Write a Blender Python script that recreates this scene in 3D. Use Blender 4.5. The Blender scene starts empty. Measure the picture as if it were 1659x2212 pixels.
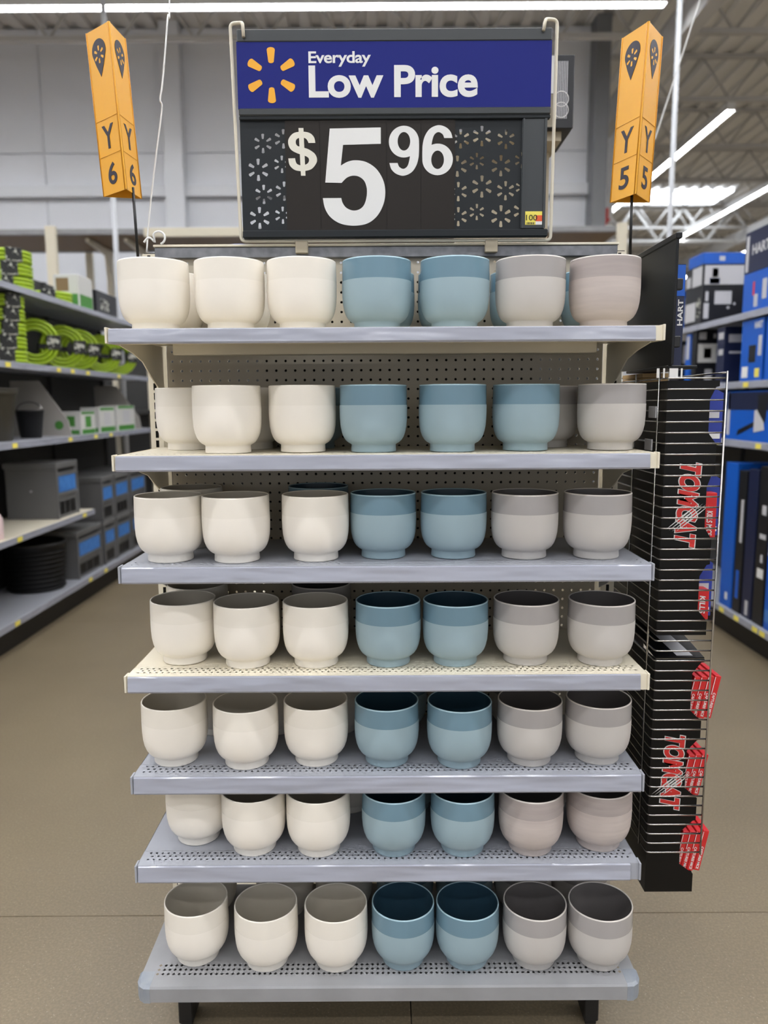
import bpy, bmesh, math, random
from mathutils import Vector, Matrix
random.seed(7)
PI = math.pi
scene = bpy.context.scene
col = scene.collection

# ------------------------------------------------------------------ camera
CAM = Vector((-.0045, -1.70, 1.66)); PITCH = .141133; ROLL = -.005784; FPX = 1642.16
cp, sp = math.cos(PITCH), math.sin(PITCH)
_R, _D, FWD = Vector((1, 0, 0)), Vector((0, -sp, -cp)), Vector((0, cp, -sp))
RGT = _R*math.cos(ROLL) - _D*math.sin(ROLL)
DWN = _R*math.sin(ROLL) + _D*math.cos(ROLL)
cam_d = bpy.data.cameras.new('camera'); cam = bpy.data.objects.new('camera', cam_d); col.objects.link(cam)
cam.matrix_world = Matrix(((RGT.x, -DWN.x, -FWD.x, CAM.x), (RGT.y, -DWN.y, -FWD.y, CAM.y), (RGT.z, -DWN.z, -FWD.z, CAM.z), (0, 0, 0, 1)))
cam_d.sensor_fit = 'HORIZONTAL'; cam_d.sensor_width = 36; cam_d.lens = 36*FPX/1659
cam_d.clip_start = .05; cam_d.clip_end = 200
cam_d.dof.use_dof = True; cam_d.dof.focus_distance = 1.86; cam_d.dof.aperture_fstop = cam_d.lens/1000/.0115
scene.camera = cam

# ------------------------------------------------------------------ world, exposure
world = bpy.data.worlds.new('world'); scene.world = world; world.use_nodes = True
bg = world.node_tree.nodes['Background']; bg.inputs[0].default_value = (.93, .95, 1, 1); bg.inputs[1].default_value = .42
vs = scene.view_settings
vs.view_transform = 'Standard'; vs.look = 'None'; vs.exposure = 0.86; vs.gamma = 1; vs.use_curve_mapping = False
STRIP_POWER = 27.0

def ray(x, y): return FWD + RGT*((x-829.5)/FPX) + DWN*((y-1106)/FPX)
def on_y(x, y, Y): d = ray(x, y); return CAM + d*((Y-CAM.y)/d.y)
def on_x(x, y, X): d = ray(x, y); return CAM + d*((X-CAM.x)/d.x)
def on_z(x, y, Z): d = ray(x, y); return CAM + d*((Z-CAM.z)/d.z)

# ------------------------------------------------------------------ materials
def lin(c):
    return tuple(((v/255)/12.92 if v/255 <= .04045 else ((v/255+.055)/1.055)**2.4) for v in c) + (1,)
MATS = {}
def mat(name, rgb, rough=.5, metal=0., var=.06, scale=6., bump=0., bscale=60., spec=.5, coat=0., rgb2=None, stretch=None, detail=4., hard=False, bdist=.002):
    if name in MATS: return MATS[name]
    m = bpy.data.materials.new(name); m.use_nodes = True; nt = m.node_tree; b = nt.nodes['Principled BSDF']
    b.inputs['Roughness'].default_value = rough; b.inputs['Metallic'].default_value = metal
    b.inputs['Specular IOR Level'].default_value = spec; b.inputs['Coat Weight'].default_value = coat; b.inputs['Coat Roughness'].default_value = .12
    c = lin(rgb); c2 = lin(rgb2) if rgb2 else tuple(v*(1-var) for v in c[:3])+(1,)
    tc = nt.nodes.new('ShaderNodeTexCoord'); mp = nt.nodes.new('ShaderNodeMapping')
    nt.links.new(tc.outputs['Object'], mp.inputs[0])
    if stretch: mp.inputs['Scale'].default_value = stretch
    n = nt.nodes.new('ShaderNodeTexNoise'); n.inputs['Scale'].default_value = scale; n.inputs['Detail'].default_value = detail
    nt.links.new(mp.outputs[0], n.inputs['Vector'])
    mx = nt.nodes.new('ShaderNodeMix'); mx.data_type = 'RGBA'
    mx.inputs[6].default_value = c; mx.inputs[7].default_value = c2
    if hard:
        rp = nt.nodes.new('ShaderNodeValToRGB'); rp.color_ramp.elements[0].position = .5; rp.color_ramp.elements[1].position = .56
        nt.links.new(n.outputs['Fac'], rp.inputs[0]); nt.links.new(rp.outputs[0], mx.inputs[0])
    else: nt.links.new(n.outputs['Fac'], mx.inputs[0])
    nt.links.new(mx.outputs[2], b.inputs['Base Color'])
    if bump:
        n2 = nt.nodes.new('ShaderNodeTexNoise'); n2.inputs['Scale'].default_value = bscale
        nt.links.new(mp.outputs[0], n2.inputs['Vector'])
        bp = nt.nodes.new('ShaderNodeBump'); bp.inputs['Strength'].default_value = bump; bp.inputs['Distance'].default_value = bdist
        nt.links.new(n2.outputs['Fac'], bp.inputs['Height']); nt.links.new(bp.outputs[0], b.inputs['Normal'])
    MATS[name] = m; return m
def emit(name, rgb, strength):
    m = bpy.data.materials.new(name); m.use_nodes = True; nt = m.node_tree
    nt.nodes.remove(nt.nodes['Principled BSDF']); e = nt.nodes.new('ShaderNodeEmission')
    e.inputs[0].default_value = lin(rgb); e.inputs[1].default_value = strength
    nt.links.new(e.outputs[0], nt.nodes['Material Output'].inputs[0]); MATS[name] = m; return m

CREAM = mat('ivory_glaze', (244, 238, 227), .42, var=.05, scale=14, spec=.45)
CREAMB = mat('ivory_glaze_upper', (239, 233, 221), .28, var=.05, scale=14, spec=.45)
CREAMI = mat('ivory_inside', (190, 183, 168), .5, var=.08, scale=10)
BLUE = mat('pale_blue_glaze', (152, 175, 184), .45, var=.06, scale=10)
BLUEB = mat('mid_blue_glaze', (112, 143, 159), .14, var=.12, scale=9, stretch=(3, 3, .4))
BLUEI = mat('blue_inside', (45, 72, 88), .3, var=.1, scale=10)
GREY = mat('pale_grey_glaze', (197, 193, 188), .45, var=.04, scale=10)
GREYB = mat('warm_grey_glaze', (168, 164, 162), .16, var=.1, scale=9, stretch=(3, 3, .4))
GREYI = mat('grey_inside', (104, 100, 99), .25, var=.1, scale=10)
STRK = mat('streaky_pink_glaze', (205, 194, 187), .5, scale=7, rgb2=(174, 164, 160), stretch=(1, 1, 12), detail=6)
STRKB = mat('streaky_pink_upper', (182, 171, 166), .35, scale=7, rgb2=(150, 142, 140), stretch=(1, 1, 12), detail=6)
RIMB = mat('blue_rim_edge', (164, 194, 205), .25); RIMG = mat('grey_rim_edge', (212, 206, 199), .3); RIMC = mat('ivory_rim_edge', (240, 234, 221), .35)
STEEL_C = mat('cream_enamel', (226, 218, 197), .38, var=.05, scale=5)
STEEL_G = mat('grey_enamel', (160, 163, 171), .36, var=.08, scale=5)
STEEL_GW = mat('worn_grey_enamel', (162, 163, 165), .45, var=.25, scale=9, rgb2=(126, 126, 128), detail=9)
STRIP = mat('lavender_label_strip', (160, 163, 175), .14, var=.05, scale=3, spec=.6, bump=1., bscale=9, bdist=.012, stretch=(.45, 1, 2.2))
PEG = mat('taupe_pegboard', (192, 183, 164), .5, var=.05, scale=4)
DARK = mat('black_steel', (20, 20, 21), .45); HOLE = mat('hole_shade', (30, 27, 23), .9)  # the last colour stands in for shade behind holes and slots
GALV = mat('galvanised_rail', (150, 151, 154), .42, metal=.6, scale=45, rgb2=(96, 97, 102), detail=2)
WIREC = mat('cream_wire', (216, 209, 190), .4); CHROME = mat('chrome_wire', (190, 188, 184), .22, metal=1.)
SIGNK = mat('charcoal_plastic', (36, 40, 43), .5, var=.1, spec=.25); SIGNK2 = mat('charcoal_rail', (55, 59, 61), .36, var=.1)
CARDK = mat('brown_black_card', (44, 40, 37), .55, var=.08, spec=.2)
SBLUE = mat('royal_blue_print', (24, 34, 118), .5, var=.05, spec=.2); WHITE = mat('white_print', (228, 228, 226), .5, var=.02); CRMW = mat('cream_print', (226, 222, 208), .5, var=.02)
AMBER = mat('amber_print', (240, 172, 40), .45, var=.03)
YELLOW = mat('yellow_board', (236, 172, 48), .42, var=.04, scale=5); YELD = mat('yellow_edge_trim', (212, 146, 28), .4); NAVY = mat('navy_print', (38, 34, 50), .5, var=.03)
YSTK = mat('sticker_yellow', (238, 222, 96), .5, var=.03); OSTK = mat('sticker_orange', (226, 88, 40), .5, var=.03)
BLACKCARD = mat('black_display_card', (14, 13, 12), .4, var=.15, scale=4, spec=.25); RED = mat('red_print', (214, 50, 46), .4, var=.05); REDB = mat('red_carton', (206, 38, 40), .35, var=.08)
BPLAS = mat('black_header_plastic', (22, 23, 25), .42, var=.12, scale=7, spec=.3)
LIME = mat('lime_hose', (160, 190, 30), .4, var=.12, scale=12); LABELD = mat('dark_label_print', (20, 22, 20), .5, rgb2=(196, 196, 186), scale=30, hard=True)
BINGREY = mat('grey_tote_plastic', (106, 106, 106), .5, var=.1); BINBLUE = mat('blue_tote_label', (40, 98, 180), .45, rgb2=(90, 150, 220), scale=20)
BLACKP = mat('black_plastic', (12, 12, 13), .5)
KRAFT = mat('kraft_card', (180, 148, 98), .7, var=.1); GREEN = mat('green_print', (74, 140, 60), .5); WBOX = mat('white_carton', (206, 206, 203), .55, var=.05)
HBLUE = mat('tool_blue_carton', (16, 92, 196), .4, var=.1, scale=4); HNAVY = mat('navy_carton', (26, 34, 66), .4, var=.1); HBLK = mat('black_carton', (24, 25, 30), .4, var=.1); LGREY = mat('light_grey_print', (196, 196, 200), .5, var=.05)
OLIVE = mat('dark_olive_plastic', (66, 62, 52), .5, var=.1); BEIGE = mat('beige_riser', (176, 165, 142), .5, var=.06)
BROWN = mat('brown_board', (134, 108, 78), .6, var=.1); RBLUE = mat('blue_handle_plastic', (38, 58, 150), .35)
WALLM = mat('pale_grey_wall_panel', (220, 223, 229), .6, var=.04, scale=1.5); WALLC = mat('wall_column_paint', (214, 217, 222), .55, var=.03); CEILM = mat('ceiling_deck_paint', (222, 221, 219), .6, var=.06, scale=2); JOIST = mat('joist_paint', (188, 187, 185), .6); JOISTW = mat('truss_white_paint', (214, 214, 212), .6)
LGHT = emit('strip_diffuser', (250, 251, 255), STRIP_POWER); HOUS = mat('white_fixture_housing', (226, 226, 224), .4)

def floor_mat():
    m = bpy.data.materials.new('polished_concrete'); m.use_nodes = True; nt = m.node_tree; b = nt.nodes['Principled BSDF']
    tc = nt.nodes.new('ShaderNodeTexCoord')
    n1 = nt.nodes.new('ShaderNodeTexNoise'); n1.inputs['Scale'].default_value = 1.3; n1.inputs['Detail'].default_value = 7
    n2 = nt.nodes.new('ShaderNodeTexNoise'); n2.inputs['Scale'].default_value = 130; n2.inputs['Detail'].default_value = 3
    v = nt.nodes.new('ShaderNodeTexVoronoi'); v.inputs['Scale'].default_value = 75
    for n in (n1, n2, v): nt.links.new(tc.outputs['Object'], n.inputs['Vector'])
    mx = nt.nodes.new('ShaderNodeMix'); mx.data_type = 'RGBA'; mx.inputs[6].default_value = lin((146, 132, 107)); mx.inputs[7].default_value = lin((114, 102, 83))
    nt.links.new(n1.outputs['Fac'], mx.inputs[0])
    rp = nt.nodes.new('ShaderNodeValToRGB'); rp.color_ramp.elements[0].position = .42; rp.color_ramp.elements[0].color = (.72, .72, .72, 1); rp.color_ramp.elements[1].position = .62
    nt.links.new(n2.outputs['Fac'], rp.inputs[0])
    m2 = nt.nodes.new('ShaderNodeMix'); m2.data_type = 'RGBA'; m2.blend_type = 'MULTIPLY'; m2.inputs[0].default_value = .6
    nt.links.new(mx.outputs[2], m2.inputs[6]); nt.links.new(rp.outputs[0], m2.inputs[7])
    r2 = nt.nodes.new('ShaderNodeValToRGB'); r2.color_ramp.elements[0].position = .05; r2.color_ramp.elements[0].color = (.25, .24, .22, 1); r2.color_ramp.elements[1].position = .16; r2.color_ramp.elements[1].color = (0, 0, 0, 1)
    nt.links.new(v.outputs['Distance'], r2.inputs[0])
    m3 = nt.nodes.new('ShaderNodeMix'); m3.data_type = 'RGBA'; m3.blend_type = 'ADD'; m3.inputs[0].default_value = .55
    nt.links.new(m2.outputs[2], m3.inputs[6]); nt.links.new(r2.outputs[0], m3.inputs[7])
    nt.links.new(m3.outputs[2], b.inputs['Base Color']); b.inputs['Roughness'].default_value = .38
    return m
FLOORM = floor_mat()

# ------------------------------------------------------------------ mesh helpers
ROOT = {}
def off(o):
    return ROOT.get(o.name, Vector((0, 0, 0))) if o else Vector((0, 0, 0))
class MB:
    def __init__(s): s.v = []; s.f = []; s.sm = []
    def add(s, vs, fs, smooth=False):
        k = len(s.v); s.v += [Vector(p) for p in vs]; s.f += [tuple(i+k for i in f) for f in fs]; s.sm += [smooth]*len(fs); return s
    def box(s, x0, x1, y0, y1, z0, z1, M=None, c=0.):
        if c <= 0:
            P = [Vector((x, y, z)) for z in (z0, z1) for y in (y0, y1) for x in (x0, x1)]
            Fs = [(0, 2, 3, 1), (4, 5, 7, 6), (0, 1, 5, 4), (2, 6, 7, 3), (0, 4, 6, 2), (1, 3, 7, 5)]
        else:
            bm = bmesh.new(); bmesh.ops.create_cube(bm, size=1)
            for q in bm.verts: q.co = Vector((x0+(q.co.x+.5)*(x1-x0), y0+(q.co.y+.5)*(y1-y0), z0+(q.co.z+.5)*(z1-z0)))
            bmesh.ops.bevel(bm, geom=list(bm.edges), offset=c, segments=1 if c < .004 else 2, affect='EDGES', profile=.5)
            bm.verts.index_update(); P = [q.co.copy() for q in bm.verts]; Fs = [tuple(q.index for q in f.verts) for f in bm.faces]; bm.free()
        if M is not None: P = [M @ p for p in P]
        return s.add(P, Fs)
    def tube(s, pts, r, n=8, closed=False, cap=True):
        pts = [Vector(p) for p in pts]; N = len(pts); rings = []; up = None
        for i, p in enumerate(pts):
            if closed: t = pts[(i+1) % N]-pts[i-1]
            else: t = pts[min(i+1, N-1)]-pts[max(i-1, 0)]
            t.normalize()
            if up is None: up = Vector((0, 0, 1)) if abs(t.z) < .9 else Vector((0, 1, 0))
            a = t.cross(up)
            if a.length < 1e-4: a = t.cross(Vector((1, 0, .1)))
            a.normalize(); b = a.cross(t).normalized(); up = b
            rings.append([p+a*(r*math.cos(2*PI*k/n))+b*(r*math.sin(2*PI*k/n)) for k in range(n)])
        V = [q for g in rings for q in g]; Fs = []
        for i in range(N if closed else N-1):
            j = (i+1) % N
            Fs += [(i*n+k, i*n+(k+1) % n, j*n+(k+1) % n, j*n+k) for k in range(n)]
        s.add(V, Fs, True)
        if cap and not closed:
            k = len(s.v)-len(V); s.f += [tuple(k+i for i in range(n))[::-1], tuple(k+(N-1)*n+i for i in range(n))]; s.sm += [False]*2
        return s
    def lathe(s, prof, n=48, M=None, cap=False):
        V = [Vector((r*math.cos(2*PI*k/n), r*math.sin(2*PI*k/n), z)) for r, z in prof for k in range(n)]
        Fs = [(i*n+k, i*n+(k+1) % n, (i+1)*n+(k+1) % n, (i+1)*n+k) for i in range(len(prof)-1) for k in range(n)]
        if cap: Fs += [tuple(range(n))[::-1], tuple((len(prof)-1)*n+k for k in range(n))]
        if M is not None: V = [M @ p for p in V]
        return s.add(V, Fs, True)
    def prism(s, poly, fn, a, b):
        """poly: 2d points, fn(u,v,w) -> 3d point, extruded from w=a to w=b"""
        n = len(poly); V = [fn(u, v, a) for u, v in poly]+[fn(u, v, b) for u, v in poly]
        return s.add(V, [tuple(range(n))[::-1], tuple(range(n, 2*n))]+[(i, (i+1) % n, n+(i+1) % n, n+i) for i in range(n)])
    def quad(s, a, b, c, d): return s.add([a, b, c, d], [(0, 1, 2, 3)])
    def mesh(s, name, m=None, o=Vector((0, 0, 0))):
        me = bpy.data.meshes.new(name); me.from_pydata([tuple(p-o) for p in s.v], [], s.f)
        me.polygons.foreach_set('use_smooth', s.sm); me.validate()
        bm = bmesh.new(); bm.from_mesh(me); bmesh.ops.recalc_face_normals(bm, faces=bm.faces); bm.to_mesh(me); bm.free()
        if m: me.materials.append(m)
        return me
    def build(s, name, m, parent=None, local=False):
        o = off(parent)
        ob = bpy.data.objects.new(name, s.mesh(name, m, Vector((0, 0, 0)) if local else o)); col.objects.link(ob)
        if parent: ob.parent = parent; ROOT[ob.name] = o
        return ob
def put(me, name, parent=None, loc=(0, 0, 0), rot=(0, 0, 0)):
    ob = bpy.data.objects.new(name, me); col.objects.link(ob); ob.location = loc; ob.rotation_euler = rot
    if parent: ob.parent = parent; ROOT[ob.name] = off(parent)
    return ob
def tag(o, label, cat, group=None):
    o['label'] = label; o['category'] = cat
    if group: o['group'] = group
    return o
def thing(name, label, cat, loc=(0, 0, 0), group=None, rot=(0, 0, 0), reg=True):
    o = bpy.data.objects.new(name, None); col.objects.link(o); o.location = loc; o.rotation_euler = rot; o.empty_display_size = .1
    ROOT[o.name] = Vector(loc) if reg else Vector((0, 0, 0))
    return tag(o, label, cat, group)
def struct(o): o['kind'] = 'structure'; return o
def link_copy(o, parent=None):
    c = o.copy(); col.objects.link(c); c.parent = parent
    for ch in o.children: link_copy(ch, c)
    return c

# curve-filled flat shapes (2d outlines with holes) and lettering
def fill_mesh(polys, thick=.0006):
    cu = bpy.data.curves.new('outline', 'CURVE'); cu.dimensions = '2D'; cu.fill_mode = 'BOTH'; cu.extrude = thick/2
    for poly in polys:
        sp_ = cu.splines.new('POLY'); sp_.points.add(len(poly)-1); sp_.use_cyclic_u = True
        for q, (u, v) in zip(sp_.points, poly): q.co = (u, v, 0, 1)
    return cu_mesh(cu)
def cu_mesh(cu):
    ob = bpy.data.objects.new('tmp', cu); col.objects.link(ob)
    dg = bpy.context.evaluated_depsgraph_get(); dg.update()
    me = bpy.data.meshes.new_from_object(ob.evaluated_get(dg)); bpy.data.objects.remove(ob); bpy.data.curves.remove(cu)
    me.materials.clear(); return me
TXT = {}
def text_mesh(s, bold=0., shear=0., thick=.0006, space=1.):
    k = (s, bold, shear, space)
    if k in TXT: return TXT[k].copy()
    cu = bpy.data.curves.new('lettering', 'FONT'); cu.body = s; cu.size = 1; cu.offset = bold; cu.shear = shear; cu.extrude = .01; cu.space_character = space; cu.resolution_u = 6
    TXT[k] = cu_mesh(cu); return TXT[k].copy()
def lay(me, name, m, parent, o, ux, uy, w=None, h=None, thick=.0005, align='lb'):
    """place a flat mesh: its bounding box fills w x h from corner o along ux, uy"""
    xs = [p.co.x for p in me.vertices]; ys = [p.co.y for p in me.vertices]; zs = [p.co.z for p in me.vertices]
    x0, x1, y0, y1, zt = min(xs), max(xs), min(ys), max(ys), max(max(zs), 1e-6)
    sx = w/(x1-x0) if w else (h/(y1-y0) if h else 1.); sy = h/(y1-y0) if h else sx
    o, ux, uy = Vector(o), Vector(ux).normalized(), Vector(uy).normalized(); uz = ux.cross(uy); oo = off(parent)
    for p in me.vertices:
        c = p.co.copy(); p.co = o+ux*((c.x-x0)*sx)+uy*((c.y-y0)*sy)+uz*(c.z/zt*thick)-oo
    me.materials.clear(); me.materials.append(m)
    ob = bpy.data.objects.new(name, me); col.objects.link(ob); ob.parent = parent; ROOT[ob.name] = oo
    return ob
def spline(pts, k=5):
    out = []; n = len(pts)
    for i in range(n-1):
        p0, p1, p2, p3 = pts[max(i-1, 0)], pts[i], pts[i+1], pts[min(i+2, n-1)]
        for j in range(k):
            t = j/k; out.append(tuple(.5*(2*b+(c-a)*t+(2*a-5*b+4*c-d)*t*t+(3*b-a-3*c+d)*t**3) for a, b, c, d in zip(p0, p1, p2, p3)))
    return out+[pts[-1]]
def ellipse(cx, cy, rx, ry, n=40): return [(cx+rx*math.cos(2*PI*k/n), cy+ry*math.sin(2*PI*k/n)) for k in range(n)]
def glyph(ch):
    """outline polygons, y up; overlapping polygons are returned in separate lists"""
    if ch in '69':
        six = [[ellipse(125, -280, 125, 130), ellipse(125, -283, 52, 76)],
               [spline([(0, -270), (0, -215), (4, -150), (22, -85), (62, -28), (128, 0), (190, -16), (230, -55), (246, -105)])+[(178, -105)]+spline([(178, -105), (164, -73), (130, -56), (97, -78), (80, -130), (73, -190), (73, -275)])]]
        return six if ch == '6' else [[[(250-x, -410-y) for x, y in p] for p in g_] for g_ in six]
    if ch == '5':
        a = [(985, -180), (1492, -172), (1492, -332), (1115, -341)]
        b = spline([(1090, -545), (1160, -507), (1240, -493), (1345, -512), (1445, -580), (1512, -690), (1533, -805), (1515, -930), (1450, -1050), (1350, -1125), (1215, -1147), (1080, -1125), (980, -1060), (925, -970), (905, -868)])
        c = spline([(1090, -868), (1105, -920), (1145, -970), (1215, -995), (1285, -975), (1330, -915), (1350, -805), (1330, -710), (1280, -660), (1215, -645), (1150, -665), (1095, -717)])
        return [[a+b+c+[(932, -712)]]]
    S = spline([(838, -315), (825, -255), (780, -212), (705, -200), (625, -215), (577, -270), (572, -330), (600, -385), (660, -420), (720, -440), (765, -465), (772, -500), (750, -530), (700, -545), (655, -530), (640, -500), (635, -470)])+spline([(568, -472), (580, -540), (630, -590), (705, -602), (790, -585), (840, -530), (852, -480), (830, -425), (770, -380), (705, -358), (660, -343), (645, -310), (655, -275), (700, -258), (745, -270), (765, -300), (770, -315)])
    return [[S], [[(675, -163), (723, -163), (735, -650), (690, -650)]]]
def glyph_mesh(ch):
    parts = glyph(ch); mb = MB()
    for i_, g_ in enumerate(parts):
        me = fill_mesh(g_, 2.+i_); mb.add([v.co.copy() for v in me.vertices], [tuple(p.vertices) for p in me.polygons]); bpy.data.meshes.remove(me)
    return mb.mesh('glyph')
def petal(cx, cy, a, r0, r1, w0, w1):
    """one rounded ray of the six-ray burst"""
    pts = []; d = (math.cos(a), math.sin(a)); n = (-d[1], d[0])
    for r, w, s in ((r1-w1*.6, w1, 1), (r0+w0*.6, w0, -1)):
        for k in range(7):
            t = -PI/2+PI*k/6 if s > 0 else PI/2+PI*k/6
            u = math.cos(t)*w*.6; v = math.sin(t)*w
            pts.append((cx+d[0]*(r+u)+n[0]*v, cy+d[1]*(r+u)+n[1]*v))
    return pts
def burst(cx, cy, R):
    return [petal(cx, cy, PI/2+k*PI/3, R*.43, R, R*.105, R*.155) for k in range(6)]
def perforated(mb, fn, x0, x1, y0, y1, nx, ny, hole, seg=8, depth=0., stagger=False):
    """sheet in u,v with nx*ny holes; fn(u,v,w)->3d, hole radius given; each row its own band"""
    dx, dy = (x1-x0)/nx, (y1-y0)/ny
    for j in range(ny):
        sh = dx/2 if (stagger and j % 2) else 0
        yc = y0+(j+.5)*dy
        if stagger and sh:
            mb.add([fn(x0, y0+j*dy, 0), fn(x0+sh, y0+j*dy, 0), fn(x0+sh, y0+j*dy+dy, 0), fn(x0, y0+j*dy+dy, 0)], [(0, 1, 2, 3)])
            mb.add([fn(x1-sh, y0+j*dy, 0), fn(x1, y0+j*dy, 0), fn(x1, y0+j*dy+dy, 0), fn(x1-sh, y0+j*dy+dy, 0)], [(0, 1, 2, 3)])
        for i in range(nx-(1 if sh else 0)):
            xc = x0+(i+.5)*dx+sh; O = []; I = []
            for k in range(8):
                a = PI/4*k+PI/4; ca, sa = math.cos(a), math.sin(a); m = max(abs(ca), abs(sa))
                O.append((xc+ca/m*dx/2, yc+sa/m*dy/2))
                I.append((xc+ca*hole, yc+sa*hole) if seg == 8 else (xc+ca*hole/(abs(ca)+abs(sa)), yc+sa*hole/(abs(ca)+abs(sa))))
            V = [fn(u, v, 0) for u, v in O+I]; Fs = [(k, (k+1) % 8, 8+(k+1) % 8, 8+k) for k in range(8)]
            if depth:
                V += [fn(u, v, depth) for u, v in I]; Fs += [(8+k, 8+(k+1) % 8, 16+(k+1) % 8, 16+k) for k in range(8)]
            mb.add(V, Fs)

# ================================================================== SETTING
floor = struct(MB().box(-14, 22, -9, 40, -.06, -.006).build('floor', mat('joint_filler', (62, 56, 48), .8)))
xs = [-14, -9.1, -6.04, -2.99, .062, 3.11, 6.16, 9.2, 22]; ys = [-9, -5.6, -2.5, .587, 4.03, 7.1, 10.2, 13.3, 40]
for i in range(len(xs)-1):
    for j in range(len(ys)-1):
        MB().box(xs[i]+.0017, xs[i+1]-.0017, ys[j]+.0017, ys[j+1]-.0017, -.006, 0).build('floor_slab', FLOORM, floor)

CZ = 6.75; WY = 9.5
mb = MB(); P = .3
n = int(36/P)
prof = []
for i in range(n):
    x = -14+i*P; prof += [(x, CZ), (x+P*.45, CZ), (x+P*.5, CZ+.05), (x+P*.95, CZ+.05)]
V = [(x, y, z) for x, z in prof for y in (-9, 40)]
mb.add(V, [(2*i, 2*i+1, 2*i+3, 2*i+2) for i in range(len(prof)-1)])
ceil = struct(mb.build('ceiling', CEILM))
def joist_mesh(x0, x1, m, name, depth=.62, panel=.9, wr=.018):
    mb = MB(); zt, zb = CZ-.02, CZ-depth
    for zz in (zt, zb): mb.box(x0, x1, -.04, .04, zz-.03, zz+.03)
    k = int((x1-x0)/panel)
    for i in range(k):
        a, b = x0+i*panel, x0+(i+1)*panel
        mb.tube([(a, 0, zb), ((a+b)/2, 0, zt)], wr, 5); mb.tube([((a+b)/2, 0, zt), (b, 0, zb)], wr, 5)
    return mb.mesh(name, m)
jm = joist_mesh(-14, 3.3, JOIST, 'joist'); jr = joist_mesh(3.4, 22, JOIST, 'joist'); jw = joist_mesh(3.4, 22, JOISTW, 'girder', .85, 1.3, .045)
for y in (-6, -4, -2, 0, 2, 4, 6, 8.4): put(jm, 'joist', ceil, (0, y, 0))
for k in range(14): put(jr, 'joist', ceil, (0, 2+2.1*k, 0))
for y in (19.3, 31): put(jw, 'girder', ceil, (0, y, 0))
# long beams running away from the camera at the edge of the open hall
for x in (3.5, 9.5, 14.5): MB().box(x-.09, x+.09, 0, 40, CZ-.95, CZ-.62).build('beam', JOIST, ceil)

MB().box(6.2, 8.5, 17.6, 19.0, CZ-.04, CZ-.005).build('skylight_panel', emit('skylight_glow', (240, 246, 255), 4.), ceil)
# back wall with panels, columns and a ledge
zl1 = on_y(200, 405, WY).z; zl0 = on_y(200, 430, WY).z; zs = on_y(200, 335, WY).z
XE = on_y(1290, 300, WY).x
wall = struct(MB().box(-14, XE, WY, WY+.2, 0, CZ).build('wall_back', WALLM))
px = [-14, -10.9, -7.8, -4.7, -2.95, .15, XE-.02]
for i in range(len(px)-1):
    for z0, z1 in ((.02, zl0-.02), (zl1, zs), (zs+.02, CZ-.02)):
        MB().box(px[i]+.006, px[i+1]-.006, WY-.03, WY, z0, z1).build('wall_panel', WALLM, wall)
MB().box(-14, XE, WY-.12, WY-.03, zl0, zl1, c=.01).build('ledge', WALLC, wall)
for x in (on_y(382, 300, WY).x, -9.0):
    MB().box(x-.13, x+.13, WY-.24, WY-.03, 0, CZ, c=.008).build('column', WALLC, wall)
MB().box(XE-.14, XE+.06, WY-.35, WY-.03, 0, CZ, c=.008).build('column', mat('grey_steel', (120, 122, 126), .5), wall)  # corner column in a darker grey than the other columns
far = struct(MB().box(XE, 22, 36, 36.2, 0, CZ).build('wall_far', WALLM))
cx_ = on_y(1309, 400, 11).x
fc = struct(MB().box(cx_-.13, cx_+.13, 11, 11.26, 0, on_y(1309, 232, 11).z, c=.01).build('trim_1', WALLC))
rw = struct(MB().box(21.8, 22, -9, 36, 0, CZ).build('wall_right', WALLM)); lw = struct(MB().box(-14.2, -14, -9, WY+.2, 0, CZ).build('wall_left', WALLM))
# red and white sign on that column
sg = tag(MB().box(cx_-.115, cx_+.115, 10.96, 10.999, on_y(1309, 492, 11).z, on_y(1309, 450, 11).z, c=.004).build('column_sign', WHITE), 'small white sign with a red arrow on the far column', 'sign')
a = on_y(1309, 470, 10.95)
fo = fill_mesh([[(-.04, .14), (.04, .14), (.04, -.02), (.08, -.02), (0, -.12), (-.08, -.02), (-.04, -.02)]])
ROOT[sg.name] = Vector((0, 0, 0)); lay(fo, 'arrow', RED, sg, (a.x-.08, 10.955, a.z-.12), (1, 0, 0), (0, 0, 1), w=.16, h=.27, thick=.001)

# ---------------------------------------------------------------- ceiling lights
def strip_light(x0, x1, y0, y1, z, label, group):
    t = thing('strip_light', label, 'light', ((x0+x1)/2, (y0+y1)/2, z), group)
    MB().box(x0, x1, y0, y1, z+.03, z+.1).build('housing', HOUS, t)
    MB().box(x0+.004, x1-.004, y0+.004, y1-.004, z+.02, z+.03).build('diffuser', LGHT, t)
    for a, b, c, d in ((x0-.003, x0, y0-.003, y1+.003), (x1, x1+.003, y0-.003, y1+.003), (x0, x1, y0-.003, y0), (x0, x1, y1, y1+.003)): MB().box(a, b, c, d, z-.022, z+.1).build('side_skirt', HOUS, t)
    L = x1-x0 > y1-y0; k = 5
    for i in range(k):
        u = (i+.5)/k; x = x0+u*(x1-x0) if L else (x0+x1)/2; y = (y0+y1)/2 if L else y0+u*(y1-y0)
        MB().tube([(x, y, z+.1), (x, y, CZ)], .006, 5).build('hanger_rod', DARK, t)
strip_light(-11, on_z(1435, 8, 6).x, 7.28, 7.40, 6.0, 'long white strip light in front of the back wall panels', 'strip lights across the aisles')
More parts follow.
